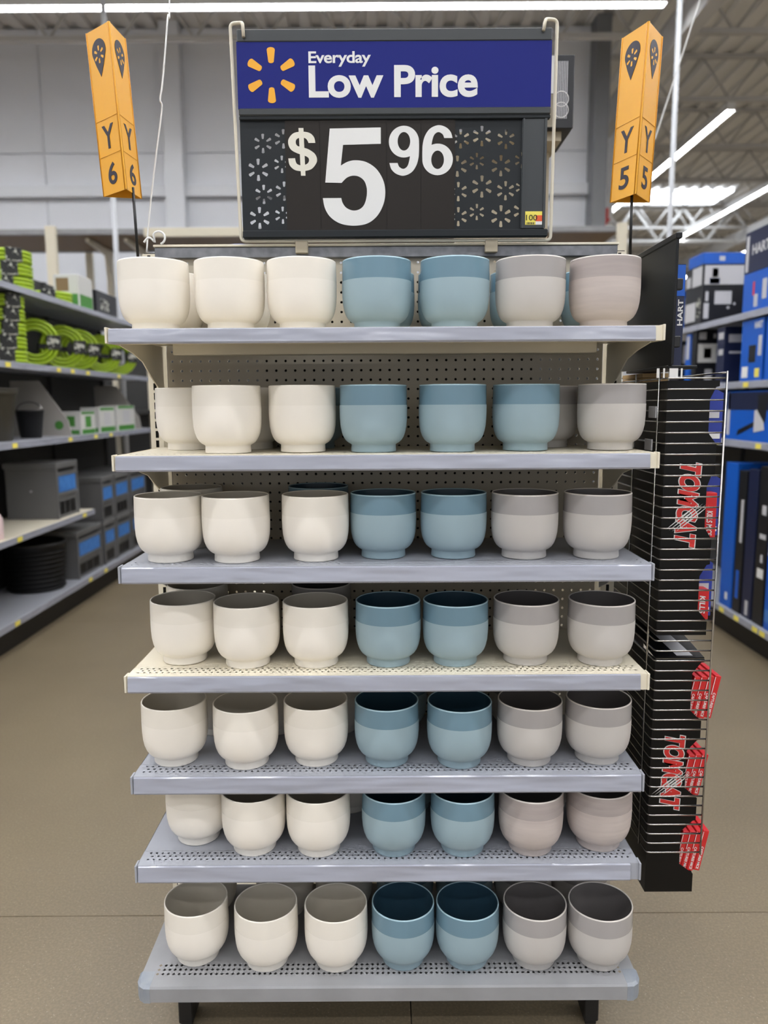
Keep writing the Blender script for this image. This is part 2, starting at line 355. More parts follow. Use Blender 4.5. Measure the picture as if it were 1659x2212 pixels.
for y, w_ in ((5.2, 'over the far end of the hose aisle'), (3.1, 'over the hose coils and tool cartons'), (1.0, 'over the shelving run behind the price sign'), (-1.1, 'just in front of the pot display'), (-3.2, 'first over the open floor facing the pots'), (-5.3, 'second over the open floor facing the pots'), (-7.4, 'third over the open floor facing the pots')):
    strip_light(-11, 11, y-.06, y+.06, 6.0, 'long white strip light '+w_, 'strip lights across the aisles')
strip_light(5.16, 5.28, 10.4, 34, 6.0, 'strip light running down the far hall, beside the wall corner', 'strip lights down the far hall')
strip_light(7.82, 7.94, 5.5, 34, 6.0, 'strip light running down the far hall, second from the wall corner', 'strip lights down the far hall')
strip_light(10.5, 10.62, 5.5, 34, 6.0, 'strip light running down the far hall, third from the wall corner', 'strip lights down the far hall')
strip_light(13.4, 13.52, 5.5, 34, 6.0, 'strip light running down the far hall, fourth from the wall corner', 'strip lights down the far hall')

# ================================================================== END-CAP GONDOLA
SH = [(1.8267, .0, .0325), (1.5484, 0, .0342), (1.2946, 0, .0373), (1.0349, 0, .038), (.7843, .004, .0415), (.5583, 0, .0415)]
BZ, BY = .262, -.034
PB = .378
g = thing('end_cap_gondola', 'cream and grey metal shelving unit filled with ceramic pots', 'shelving unit', (0, .2, 0))
pegb = MB()
perforated(pegb, lambda u, v, w: (u, PB+w, v), -.584, .584, .29, .29+69*.0254, 46, 69, .0036, depth=.005)
pegb.build('back_panel', PEG, g)
MB().box(-.34, .40, PB+.02, PB+.03, .3, 2.0).build('hole_shade_sheet', HOLE, g)  # unseen sheet added behind the pegboard so its holes look dark
MB().box(-.60, .61, PB-.016, PB+.03, 2.04, 2.068, c=.002).build('top_rail', GALV, g)
MB().box(-.603, .613, PB-.018, PB+.03, 2.0685, 2.0745, c=.001).build('rail_cap', STEEL_C, g)
for s in (-1, 1):
    m = MB(); xc = s*.616; z0, z1 = .02, 2.075; hw = .017
    k = 0; z = z0
    while z+.0254 <= z1:
        a, b = z+.0035, z+.0219; h2 = .0042; o_ = [(-hw, z), (hw, z), (hw, z+.0254), (-hw, z+.0254)]; i_ = [(-h2, a), (h2, a), (h2, b), (-h2, b)]
        m.add([(xc+u, PB-.014, v) for u, v in o_+i_], [(0, 1, 5, 4), (1, 2, 6, 5), (2, 3, 7, 6), (3, 0, 4, 7)]); z += .0254
    for e in (-1, 1): m.quad((xc+e*hw, PB-.014, z0), (xc+e*hw, PB+.05, z0), (xc+e*hw, PB+.05, z), (xc+e*hw, PB-.014, z))
    m.quad((xc-hw, PB+.05, z0), (xc+hw, PB+.05, z0), (xc+hw, PB+.05, z), (xc-hw, PB+.05, z))
    u_ = m.build('upright', STEEL_C, g)
    MB().box(xc-hw+.002, xc+hw-.002, PB-.008, PB+.045, z0, z1-.02).build('slot_shade_core', HOLE, u_)  # dark core put in for the shade inside the slots
brack = [(PB-.016, -.002), (.03, -.002), (.03, -.022), (.12, -.034), (.19, -.05), (.25, -.082), (.30, -.105), (PB-.016, -.13)]
for i, (z, y0, t) in enumerate(SH):
    cream = i in (0, 1, 3); m_ = STEEL_C if cream else STEEL_G
    d = MB(); X = .607
    nh = 82; hy0 = y0+.018; hy1 = hy0+.040
    fn = lambda u, v, w, z=z: (u, v, z+w)
    d.quad((-X, y0, z), (X, y0, z), (X, hy0, z), (-X, hy0, z))
    perforated(d, fn, -X+.012, X-.012, hy0, hy1, nh, 3, .0031, seg=8, stagger=True)
    for a, b in ((-X, -X+.012), (X-.012, X)): d.quad((a, hy0, z), (b, hy0, z), (b, hy1, z), (a, hy1, z))
    d.quad((-X, hy1, z), (X, hy1, z), (X, hy1+.006, z-.0012), (-X, hy1+.006, z-.0012))
    d.quad((-X, hy1+.006, z-.0012), (X, hy1+.006, z-.0012), (X, PB-.02, z-.0012), (-X, PB-.02, z-.0012))
    for e in (-1, 1): d.quad((e*X, y0, z), (e*X, PB-.02, z), (e*X, PB-.02, z-.03), (e*X, y0-.004, z-t))
    d.quad((-X, y0, z), (X, y0, z), (X, y0-.003, z-t), (-X, y0-.003, z-t))
    d.quad((-X, y0-.003, z-t), (X, y0-.003, z-t), (X, y0+.03, z-t), (-X, y0+.03, z-t))
    d.quad((-X, y0+.03, z-t), (X, y0+.03, z-t), (X, y0+.03, z-.012), (-X, y0+.03, z-.012))
    d.quad((-X, y0+.03, z-.012), (X, y0+.03, z-.012), (X, PB-.02, z-.012), (-X, PB-.02, z-.012))
    sh = d.build('shelf', m_, g)
    sh['label'] = 'cream enamel shelf' if cream else 'grey enamel shelf'
    MB().box(-.52, .52, .20, .235, z-.045, z-.013, c=.002).build('stiffener', m_, sh)
    for e in (-1, 1):
        b = MB(); b.prism(brack, lambda u, v, w, z=z: (w, u, z+v-.012), e*.592-.0015, e*.592+.0015); b.build('bracket', m_, sh)
        b = MB(); b.box(e*.6085-.0025, e*.6085+.0025, y0-.007, y0+.02, z-t, z+.002, c=.0008); b.build('end_cap', STEEL_C if cream else STEEL_G, sh)
    xr = .590 if cream else .6035
    if i == 5: xr = .585
    m = MB(); L = [(y0-.0008, z-.0005), (y0-.0045, z-.003), (y0-.0065, z-t*.5), (y0-.0085, z-t+.003), (y0-.006, z-t-.001), (y0-.003, z-t-.001), (y0-.0035, z-t*.5), (y0-.0006, z-.003)]
    m.prism(L, lambda u, v, w: (w, u, v), -.603, xr); st = m.build('label_strip', STRIP, sh); st['label'] = 'glossy lavender grey label strip'
# base deck
bd = MB(); X = .612; rc = .05; t = .040
def fnb(u, v, w): return (u, v, BZ+w)
perforated(bd, fnb, -.58, .58, BY+.034, BY+.078, 87, 3, .0044, seg=4)
bd.quad(fnb(-.58, BY, 0), fnb(.58, BY, 0), fnb(.58, BY+.034, 0), fnb(-.58, BY+.034, 0))
bd.quad(fnb(-.58, BY+.078, 0), fnb(.58, BY+.078, 0), fnb(.58, PB-.015, 0), fnb(-.58, PB-.015, 0))
for e in (-1, 1): bd.quad(fnb(e*.58, BY+.03, 0), fnb(e*X, BY+.05, 0), fnb(e*X, PB-.015, 0), fnb(e*.58, PB-.015, 0))
for e in (-1, 1): bd.quad(fnb(e*X, BY+.05, 0), fnb(e*X, PB-.015, 0), fnb(e*X, PB-.015, -t), fnb(e*X, BY+.05, -t))
bd.quad(fnb(-.58, BY, 0), fnb(.58, BY, 0), fnb(.58, BY-.003, -.005), fnb(-.58, BY-.003, -.005))
bd.quad(fnb(-.58, BY-.003, -.005), fnb(.58, BY-.003, -.005), fnb(.58, BY-.003, -t), fnb(-.58, BY-.003, -t))
bd.quad(fnb(-.58, BY-.003, -t), fnb(.58, BY-.003, -t), fnb(.58, PB-.015, -t), fnb(-.58, PB-.015, -t))
base = bd.build('base_deck', STEEL_GW, g)
CORN = mat('scuffed_corner', (160, 162, 163), .5, scale=30, rgb2=(112, 124, 140), detail=8)
for e in (-1, 1):
    m = MB(); pts = [(e*.58, BY-.004), (e*.595, BY-.003), (e*.608, BY+.006), (e*.6165, BY+.022), (e*.618, BY+.05), (e*.58, BY+.05)]
    m.prism(pts, lambda u, v, w: (u, v, w), BZ-t-.002, BZ-.004)
    k = len(pts); inn = [(e*.58+(u-e*.58)*.86, BY+.05+(v-BY-.05)*.86) for u, v in pts]
    m.add([(u, v, BZ-.004) for u, v in pts]+[(u, v, BZ+.0006) for u, v in inn], [(i, (i+1) % k, k+(i+1) % k, k+i) for i in range(k)]+[tuple(range(k, 2*k))])
    m.build('corner_guard', CORN, base)
    lx = e*.545
    MB().box(lx-.019, lx+.019, .13, .21, .012, BZ-t, c=.003).build('leg', DARK, g)
    MB().box(lx-.015, lx+.015, .135, .205, 0, .013, c=.002).build('foot', DARK, g)
MB().box(-.6, .6, .34, .36, .01, BZ-t).build('kick_plate', DARK, g)

# ================================================================== POTS
PR, PH, BAND, FR = .0795, .1555, .0465, .0535
lower = [(0, .002), (FR-.006, .001), (FR-.001, 0), (FR, .002), (FR-.0008, .0165), (FR+.0012, .0185), (.0605, .0215), (.0665, .027), (.0715, .035), (.0755, .046), (.0782, .060), (.0795, .078), (.0798, .094), (PR+.0003, PH-BAND)]
upper = [(PR+.0001, PH-BAND), (PR, PH-.03), (PR-.0006, PH-.0028)]
rim = [(PR-.0006, PH-.0028), (PR-.0011, PH-.0008), (PR-.0022, PH), (PR-.0034, PH-.0006), (PR-.004, PH-.002)]
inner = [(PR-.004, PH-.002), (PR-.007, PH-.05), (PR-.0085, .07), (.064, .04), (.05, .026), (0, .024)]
def pot_kind(name, mats):
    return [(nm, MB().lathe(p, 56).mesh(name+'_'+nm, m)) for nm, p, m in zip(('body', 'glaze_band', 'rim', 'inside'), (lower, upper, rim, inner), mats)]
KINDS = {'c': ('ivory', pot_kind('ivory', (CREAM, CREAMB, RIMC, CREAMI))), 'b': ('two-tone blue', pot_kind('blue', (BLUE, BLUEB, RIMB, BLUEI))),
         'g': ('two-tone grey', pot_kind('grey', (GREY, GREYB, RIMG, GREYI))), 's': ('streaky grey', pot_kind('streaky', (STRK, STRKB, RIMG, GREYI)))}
SHN = ['top shelf', 'second shelf down', 'third shelf down', 'fourth shelf down', 'fifth shelf down', 'sixth shelf down', 'base deck']
ORD = ['end', 'second', 'third', 'fourth', 'fifth', 'sixth', 'seventh']
def pot(kind, x, y, z, label, group):
    nm, parts = KINDS[kind]
    t = thing('ceramic_pot', label, 'pot', (x, y, z+.0003), group, rot=(0, 0, random.uniform(0, 6.28)))
    for n_, me in parts: put(me, n_, t)
ROWS = [
 [('c', 334, None), ('c', 497, None), ('c', 652.5, None), ('b', 814, None), ('b', 982, None), ('g', 1145, None), ('s', 1305, None)],
 [('c', 494, 980.5), ('c', 655.4, 978), ('b', 807.5, 978), ('b', 977, 977), ('b', 1134, 974.5), ('g', 1317, 973)],
 [('c', 370.5, 1217), ('c', 513.5, 1218), ('c', 683.5, 1214.5), ('b', 828.5, 1209), ('b', 979, 1208.5), ('g', 1131, 1209.5), ('g', 1286.5, 1209.5)],
 [('c', 407, 1442), ('c', 537, 1446), ('c', 684, 1445), ('b', 839, 1443), ('b', 983, 1442), ('g', 1134, 1439.5), ('g', 1294.5, 1441)],
 [('c', 383, 1658), ('c', 535, 1664.5), ('c', 685, 1658), ('b', 836, 1659.5), ('b', 991.5, 1662.5), ('g', 1141.5, 1658), ('g', 1287.7, 1654)],
 [('c', 434.5, 1834.5), ('c', 554, 1851.5), ('c', 689, 1853.5), ('b', 851, 1853), ('b', 998, 1853), ('s', 1144, 1852), ('s', 1290, 1842)],
 [('c', 430.5, 2089.5), ('c', 579, 2101.5), ('c', 728, 2102.5), ('b', 871, 2098.5), ('b', 1008, 2098.5), ('g', 1151.6, 2098.5), ('g', 1291, 2100)]]
# pots standing behind the front row: kind, x of the pot, y of its centre, what it hides behind
BACK = [
 [('c', -.538, .28), ('c', -.369, .28), ('b', -.004, .28), ('b', .164, .28), ('b', .346, .28), ('b', .527, .28)],
 [('c', -.507, .27), ('c', -.346, .285), ('b', -.186, .292), ('g', .42, .29)],
 [('c', -.507, .275), ('b', -.177, .29)],
 [('c', -.505, .29), ('g', -.174, .29)],
 [('c', -.465, .285), ('c', -.30, .285), ('c', -.135, .285), ('b', .03, .285), ('g', .36, .285)],
 [('c', -.44, .292), ('c', -.272, .285), ('c', -.105, .285), ('b', .065, .285), ('g', .44, .285)],
 [('c', -.501, .25), ('c', -.287, .26), ('c', -.122, .26), ('b', .048, .26), ('b', .213, .26), ('g', .376, .26), ('g', .538, .26)]]
NUDGE = {(3, 0): (-.501, .126), (5, 0): (-.488, .134), (5, 1): (-.3355, .086), (5, 2): (-.173, .08)}
for r in range(7):
    z = SH[r][0] if r < 6 else BZ; n = len(ROWS[r])
    for i, (k, x, y) in enumerate(ROWS[r]):
        if y is None: p = on_y(x, 640, .105); X, Y = p.x, .105
        else: p = on_z(x, y, z); X, Y = p.x*1.0, p.y+FR; X = on_z(x, y, z).x*((Y-CAM.y)/(p.y-CAM.y))+0
        if (r, i) in NUDGE: X, Y = NUDGE[(r, i)]
        j = n-1-i
        o_ = 'first' if j == 0 else ORD[j]
        pot(k, X, Y, z, '%s ceramic pot, front row of the %s, %s from the wire rack' % (KINDS[k][0], SHN[r], o_), 'pots on the '+SHN[r])
    nb = len(BACK[r])
    for i, (k, X, Y) in enumerate(BACK[r]):
        j = nb-1-i; o_ = 'first' if j == 0 else ORD[j]
        pot(k, X, Y, z if r == 6 else z-.0012, '%s ceramic pot, back row of the %s, %s from the wire rack' % (KINDS[k][0], SHN[r], o_), 'pots on the '+SHN[r])

# ================================================================== PRICE SIGN
SY = .34
ps = thing('price_sign', 'blue and black price sign reading 5.96 above the shelves', 'sign', (.03, SY, 2.0745))
def zx(px_, py_, Y=SY): p = on_y(px_, py_, Y); return p.x, p.z
x0, x1 = -.363, .420
MB().box(x0, x1, SY-.008, SY+.006, 2.552, 2.581, c=.002).build('top_channel', SIGNK2, ps)
hp = MB().box(x0-.002, x1, SY-.006, SY+.004, 2.396, 2.553).build('header_panel', SBLUE, ps)
MB().box(x0, x1, SY-.012, SY+.006, 2.378, 2.396, c=.003).build('middle_channel', SIGNK2, ps)
MB().box(x0, x1, SY-.009, SY+.006, 2.369, 2.379, c=.002).build('middle_channel_lip', SIGNK, ps)
bc = MB(); bc.box(x0, x1, SY-.010, SY+.008, 2.083, 2.103, c=.003); bc.build('bottom_channel', SIGNK, ps)
m = MB(); m.box(.350, .412, SY-.007, SY-.003, 2.104, 2.369, c=.001).box(.352, .356, SY-.010, SY-.006, 2.104, 2.369).box(.406, .412, SY-.010, SY-.006, 2.104, 2.369); m.build('end_pillar', SIGNK2, ps)
pat = [(568, 310, 20), (612, 300, 20), (558, 367, 23), (609, 355, 18), (570, 420, 20), (614, 413, 20), (561, 471, 23), (611, 465, 18), (640, 420, 20), (660, 450, 20),
       (995, 300, 20), (1041, 294, 21), (1093, 301, 20), (988, 359, 22), (1030, 348, 17), (1082, 358, 22), (1128, 346, 17), (990, 414, 20), (1041, 403, 23), (1092, 412, 20), (1128, 405, 15), (990, 468, 20), (1030, 458, 17), (1082, 467, 23), (1128, 456, 20)]
polys = [[(x0, 2.10), (.41, 2.10), (.41, 2.372), (x0, 2.372)]]
for a, b, R in pat:
    X, Z = zx(a, b); polys += burst(X, Z, R*.00119)
me = fill_mesh(polys, .002); lay(me, 'perforated_backing', SIGNK, ps, (x0, SY, 2.10), (1, 0, 0), (0, 0, 1), thick=.001)
X, Z = zx(587, 165)
lg = fill_mesh(sum([[p] for p in burst(X, Z, .0655)], [])); bx = [v.co.x for v in lg.vertices]; by = [v.co.y for v in lg.vertices]
lay(lg, 'burst_logo', AMBER, hp, (min(bx), SY-.0064, min(by)), (1, 0, 0), (0, 0, 1), thick=.0004)
X0, Z0 = zx(667, 147); X1, Z1 = zx(801, 113)
lay(text_mesh('Everyday', .02, space=.95), 'lettering', WHITE, hp, (X0, SY-.0064, Z0), (1, 0, 0), (0, 0, 1), w=X1-X0, h=Z1-Z0, thick=.0004)
X0, Z0 = zx(668, 214); X1, Z1 = zx(1032, 142)
lay(text_mesh('Low Price', .028, space=.97), 'lettering', WHITE, hp, (X0, SY-.0064, Z0), (1, 0, 0), (0, 0, 1), w=X1-X0, h=Z1-Z0, thick=.0004)
for (a, b), ch, (bx0, by0, bx1, by1), mt, bo in (((618, 692), '$', (623, 381, 685, 278), CRMW, .035), ((692.5, 835), '5', (697, 489, 832, 277), WHITE, .03), ((835.5, 909), '9', (840, 381, 905, 273), WHITE, .03), ((909.5, 982), '6', (912, 380, 978, 272), WHITE, .03)):
    dz = 0 if ch in '$9' else .0004
    xa = zx(a, 380)[0]; xb = zx(b, 380)[0]
    c = MB().box(xa, xb, SY-.0045-dz, SY-.0025-dz, 2.1035, 2.3685).build('price_card', CARDK, ps)
    X0, Z0 = zx(bx0, by0); X1, Z1 = zx(bx1, by1)
    X0 = zx(bx0, (by0+by1)/2)[0]; X1 = zx(bx1, (by0+by1)/2)[0]
    lay(glyph_mesh(ch), 'digit' if ch != '$' else 'dollar_mark', mt, c, (X0, SY-.0050-dz, Z0), (1, 0, 0), (0, 0, 1), w=X1-X0, h=Z1-Z0, thick=.0004)
X0, Z0 = zx(1133, 487); X1, Z1 = zx(1170, 458)
st = MB().box(X0, X1, SY-.0078, SY-.0072, Z0, Z1).build('price_sticker', YSTK, ps)
MB().box(X0+(X1-X0)*.62, X1, SY-.0082, SY-.0078, Z0+(Z1-Z0)*.25, Z1-(Z1-Z0)*.3).build('sticker_patch', OSTK, st)
MB().box(X0+(X1-X0)*.62, X1, SY-.0082, SY-.0078, Z0, Z0+(Z1-Z0)*.25).build('sticker_patch', WHITE, st)
lay(text_mesh('100', .0), 'lettering', CARDK, st, (X0+.002, SY-.0085, Z0+(Z1-Z0)*.32), (1, 0, 0), (0, 0, 1), w=(X1-X0)*.66, h=(Z1-Z0)*.42, thick=.0002)
bar = MB()
for k in range(9): bar.box(X0+.004+k*.0022, X0+.005+k*.0022+(k % 3)*.0004, SY-.0082, SY-.0078, Z0+.001, Z0+.006)
bar.build('barcode', OLIVE, st)
# wire frame
def arc(pts, r=.012, n=5):
    pts = [Vector(p) for p in pts]; out = [pts[0]]
    for i in range(1, len(pts)-1):
        a, b, c = pts[i-1], pts[i], pts[i+1]; u = (a-b).normalized(); w = (c-b).normalized()
        rr = min(r, (a-b).length*.45, (c-b).length*.45)
        for k in range(n+1):
            s_ = k/n; out.append((b+u*rr)*(1-s_)**2+b*2*s_*(1-s_)+(b+w*rr)*s_**2)
    return out+[pts[-1]]
A = lambda px_, py_, Y=SY: on_y(px_, py_, Y)
wf = MB().tube(arc([A(526, 80, SY-.012), A(524, 50, SY-.012), A(519, 49, SY+.002), A(497, 51, SY+.006), A(521, 521, SY+.006), A(1189, 519, SY+.006), A(1204, 43, SY+.006), A(1182, 41, SY+.002), A(1178, 43, SY-.012), A(1174, 66, SY-.012)], .012), .0042, 10)
wf.build('wire_frame', WIREC, ps)
for a in (651, 1062): 
    q = A(a, 530, SY); MB().box(q.x-.016, q.x+.016, SY+.001, SY+.0175, 2.048, 2.078, c=.001).build('rail_clip', BEIGE, ps)

# ================================================================== AISLE MARKERS
def marker(ridge_b, ridge_t, a_deg, s, num, label, rod_top, rod_bot):
    rb, rt = Vector(ridge_b), Vector(ridge_t); up = (rt-rb).normalized(); h = (rt-rb).length
    lean = math.atan2(up.x, up.z)
    t = thing('aisle_marker', label, 'sign', (rb.x, rb.y, rb.z), 'aisle markers', rot=(0, lean, 0), reg=False)
    a = math.radians(a_deg); b = math.radians(120-a_deg)
    L = Vector((-math.cos(a)*s, math.sin(a)*s, 0)); Rr = Vector((math.cos(b)*s, math.sin(b)*s, 0)); O = Vector((0, 0, 0)); Z = Vector((0, 0, 1))
    for nm, p, q in (('face', L, O), ('face', O, Rr), ('face', L, Rr)):
        e = (q-p).normalized(); n_ = e.cross(Z)
        if nm == 'face' and p == L and q == Rr: n_ = -n_
        m = MB(); m.add([p, q, q+Z*h, p+Z*h, p-n_*.002, q-n_*.002, q+Z*h-n_*.002, p+Z*h-n_*.002], [(0, 1, 2, 3), (7, 6, 5, 4), (0, 4, 5, 1), (2, 6, 7, 3), (1, 5, 6, 2), (0, 3, 7, 4)])
        f = m.build('board', YELLOW, t, True)
        if q == Rr and p == L: continue
        W_ = s; o = p+n_*.0006
        def P2(u, v): return o+e*(u*W_)+Z*(v*h)
        # edge beads
        m = MB(); m.tube([P2(.03, 0), P2(.03, 1)], .0013, 6); m.tube([P2(.95, 0), P2(.95, 1)], .0013, 6); m.build('edge_bead', YELD, f, True)
        for v in (.455, .235): MB().tube([P2(.06, v), P2(.93, v+.004)], .0006, 4).build('card_seam', YELD, f, True)
        # location pin with burst
        pin = [(math.cos(PI*(1.06-1.12*k/20)+0)*.5, math.sin(PI*(1.06-1.12*k/20))*.5) for k in range(21)]
        pin = [(.5*math.cos(t_), .5*math.sin(t_)) for t_ in [PI+.28-(PI+.56)*k/22 for k in range(23)]]+[(.27, -.62), (0, -1.12), (-.27, -.62)]
        pm = fill_mesh([pin]); lay(pm, 'pin_mark', NAVY, f, P2(.2, .71), e, Z, w=.56*W_, h=.225*h, thick=.0004)
        bm_ = fill_mesh(burst(0, 0, 1)); lay(bm_, 'burst_logo', YELLOW, f, P2(.30, .79)+n_*.0005, e, Z, w=.36*W_, h=.105*h, thick=.0004)
        lay(text_mesh('Y', .012), 'lettering', NAVY, f, P2(.26, .275), e, Z, w=.48*W_, h=.145*h, thick=.0004)
        lay(text_mesh(num, .016), 'lettering', NAVY, f, P2(.33, .055), e, Z, w=.36*W_, h=.135*h, thick=.0004)
    Mi = Matrix.Rotation(-lean, 3, 'Y'); A1 = Mi @ (Vector(rod_top)-rb); A0 = Mi @ (Vector(rod_bot)-rb)
    MB().tube([A0, A1], .0038, 8).build('rod', DARK, t, True)
A6b = A(273, 408, .345); A6t = A(235, 45, .345); marker(A6b, A6t, 35.5, .099, '6', 'yellow three-sided aisle marker reading Y 6, leaning on a black rod', A(287, 405, .385), A(298, 555, .385))
A5b = A(1373, 418, .345); A5t = A(1402, 45, .345); marker(A5b, A5t, 68.5, .104, '5', 'yellow three-sided aisle marker reading Y 5, beside the black side panel', A(1365.5, 405, .385), A(1361, 552, .385))
# rod sockets on the gondola
for q in (A(298, 556, .385), A(1361, 556, .385)): MB().box(q.x-.008, q.x+.008, .377, .393, 2.0, 2.044, c=.001).build('rod_socket', STEEL_C, g)

# ================================================================== MAIN RUN BEHIND THE END CAP
run = thing('gondola_run', 'cream shelving run standing behind the end cap', 'shelving unit', (0, 3, 0))
MB().box(-.02, .02, .47, 6.0, .02, 2.04).build('spine_panel', PEG, run)
for z in (.16, .6, 1.0, 1.55):
    for e in (-1, 1): MB().box(min(e*.02, e*.48), max(e*.02, e*.48), .47, 6.0, z-.03, z).build('shelf', STEEL_C, run)
MB().box(-.48, .48, .47, 6.0, 0, .13).build('plinth', DARK, run)
q0 = A(1213, 272, 1.03); q1 = A(1185, 400, 1.15); q2 = A(984, 400, 1.15); zc = A(1240, 277, 1.0).z
MB().box(q2.x, q1.x, 1.15, 1.17, 2.04, zc-.03).build('riser_back', BEIGE, run)
MB().box(q2.x, q0.x, 1.03, 1.45, zc-.03, zc).build('riser_shelf', BEIGE, run)
for x in (q2.x+.02, q1.x-.02): MB().box(x-.018, x+.018, 1.17, 1.21, 2.04, zc-.03).build('riser_post', STEEL_C, run)
cR = A(1240, 200, 1.0).x; zt = A(1240, 118, 1.0).z
ct = thing('product_carton', 'tall black and white carton on the riser behind the price sign', 'box', (cR-.11, 1.12, zc))
cb = MB().box(cR-.22, cR, 1.0, 1.25, zc, zt, c=.002).build('carton_body', HBLK, ct)
MB().box(cR-.18, cR-.062, .9988, .9999, zt-.12, zt-.003).build('photo_panel', WBOX, cb)
MB().box(cR-.20, cR-.062, .9988, .9999, zc+.004, zt-.122).build('photo_panel', mat('carton_photo', (158, 148, 132), .5, rgb2=(90, 86, 66), scale=25), cb)
for k in range(7): MB().box(cR-.058+k*.0055, cR-.0555+k*.0055, .9986, .9999, zc+.03, zt-.02).build('line_print', LGREY, cb)
for v in (.40, .25): MB().tube([(cR-.042+.024*math.cos(k*PI/14), .9985, zc+v*(zt-zc)+.024*math.sin(k*PI/14)) for k in range(28)], .0012, 5, closed=True).build('round_icon', WHITE, cb)
# blue plastic handle and grey block on top of the run
q = A(500, 508, .8)
bh = thing('blue_hand_tool', 'blue curved plastic handle lying on top of the shelving run', 'tool', (q.x, .8, 2.04))
MB().tube(arc([(q.x-.10, .8, 2.052), (q.x-.03, .8, 2.075), (q.x-.02, .8, 2.15), (q.x+.06, .8, 2.15), (q.x+.06, .82, 2.05)], .03, 6), .014, 10).build('handle', RBLUE, bh)
MB().box(q.x-.01, q.x+.03, .79, .83, 2.04, 2.125, c=.004).build('shank', LGREY, bh)
# white hanging cord with loop
cd = [A(366, -30, .5), A(362, 40, .46), A(352, 170, .44), A(346, 215, .43), A(350, 235, .43), A(338, 330, .42), A(322, 470, .41), A(317, 545, .405)]
cord = MB(); 
def smooth(pts, k=6):
    pts = [Vector(p) for p in pts]; out = []
    for i in range(len(pts)-1):
        p0, p1, p2, p3 = pts[max(i-1, 0)], pts[i], pts[i+1], pts[min(i+2, len(pts)-1)]
        for j in range(k):
            t = j/k; out.append(.5*((2*p1)+(p2-p0)*t+(2*p0-5*p1+4*p2-p3)*t*t+(3*p1-p0-3*p2+p3)*t**3))
    return out+[pts[-1]]
up6 = A(366, -30, .5)
cord.tube(smooth([Vector((up6.x-.02, .8, 6.0)), Vector((up6.x, .6, 3.6))]+cd), .0022, 6)
tag(cord.build('dangling_string', WHITE), 'thin white cord hanging down beside the Y 6 marker', 'cord')
lp = MB(); c0 = A(338, 545, .36); lp.tube([(c0.x-.03+.002*k, .355, 2.0748+.004+.012*math.sin(PI*k/14)) for k in range(15)]+[(c0.x+.01+.016*math.cos(t_), .352, 2.09+.016*math.sin(t_)) for t_ in [PI-.6-k*.35 for k in range(12)]], .0028, 6)
tag(lp.build('cable_tie', WHITE), 'white plastic tie looped over the rail behind the end pot', 'cable tie')

# ================================================================== SIDE RACK, HEADER PANEL AND TRAP DISPLAYS
hd = thing('side_header', 'black plastic header panel standing above the wire rack', 'sign holder', (.68, .25, 1.746))
hb = MB().prism([(.108, 1.746), (.115, 2.03), (.52, 2.03), (.52, 1.746)], lambda u, v, w: (w, u, v), .668, .672).build('panel', BPLAS, hd)
MB().box(.665, .680, .102, .525, 2.03, 2.044, c=.002).build('top_lip', BPLAS, hd)
MB().box(.6665, .6735, .104, .112, 1.748, 2.03, c=.001).build('edge_lip', BPLAS, hd)
MB().box(.662, .732, .11, .42, 1.738, 1.746, c=.002).build('bottom_lip', BPLAS, hd)
for z in (1.93, 1.80): MB().box(.6725, .688, .107, .125, z-.013, z+.013, c=.002).build('clip', DARK, hd)
MB().box(.634, .668, .40, .42, 1.80, 1.83).build('hook', DARK, hd); MB().box(.634, .668, .40, .42, 1.96, 1.99).build('hook', DARK, hd)
# vertical store sign card standing behind the header edge
vs_ = A(1458, 680, .16)
vc = thing('tool_sign_card', 'narrow black vertical card lettered HART behind the header panel', 'sign', (.705, .2, 1.747))
c = MB().box(.705, .727, .198, .202, 1.7475, 1.99).build('card', HNAVY, vc)
lay(text_mesh('HART', .03), 'lettering', WHITE, c, (.7245, .1976, 1.845), (0, 0, 1), (-1, 0, 0), w=.062, h=.0125, thick=.0003)
MB().box(.705, .727, .1968, .1979, 1.915, 1.988).build('print_block', HBLUE, c)

rk = thing('wire_rack', 'chrome wire side rack holding black trap displays', 'rack', (.73, .28, .52))
zt_, zb_ = 1.728, .522; RX0, RX1, RY0, RY1 = .66, .797, .10, .485
path = arc([(RX0, RY1, 0), (RX0, RY0, 0), (RX1, RY0, 0)], .012, 4)
wm = MB().tube(path, .0022, 6).mesh('rack_wire', CHROME)
nw = int(round((zt_-zb_)/.0254))
for k in range(nw+1): put(wm, 'wire', rk, (0-.73, -.28, zb_+k*.0254-.52))
for (x, y, up_) in ((RX0-.003, .148, 0), (RX0-.003, .318, 0), (RX0-.003, .483, 0), (RX1, RY0-.003, .02), (RX1, RY1, .02)):
    MB().tube([(x, y, zb_-.004), (x, y, zt_+.004)], .0026, 6).build('post_wire', CHROME, rk)
for z in (1.62, 1.0): MB().box(.630, .659, .40, .415, z-.02, z+.02, c=.001).build('hanger', CHROME, rk)
MB().tube([(RX1, RY0, zt_), (RX1, RY1, zt_)], .0024, 6).build('rail_wire', CHROME, rk); MB().tube([(RX0, RY1, zt_), (RX1, RY1, zt_)], .0024, 6).build('rail_wire', CHROME, rk)

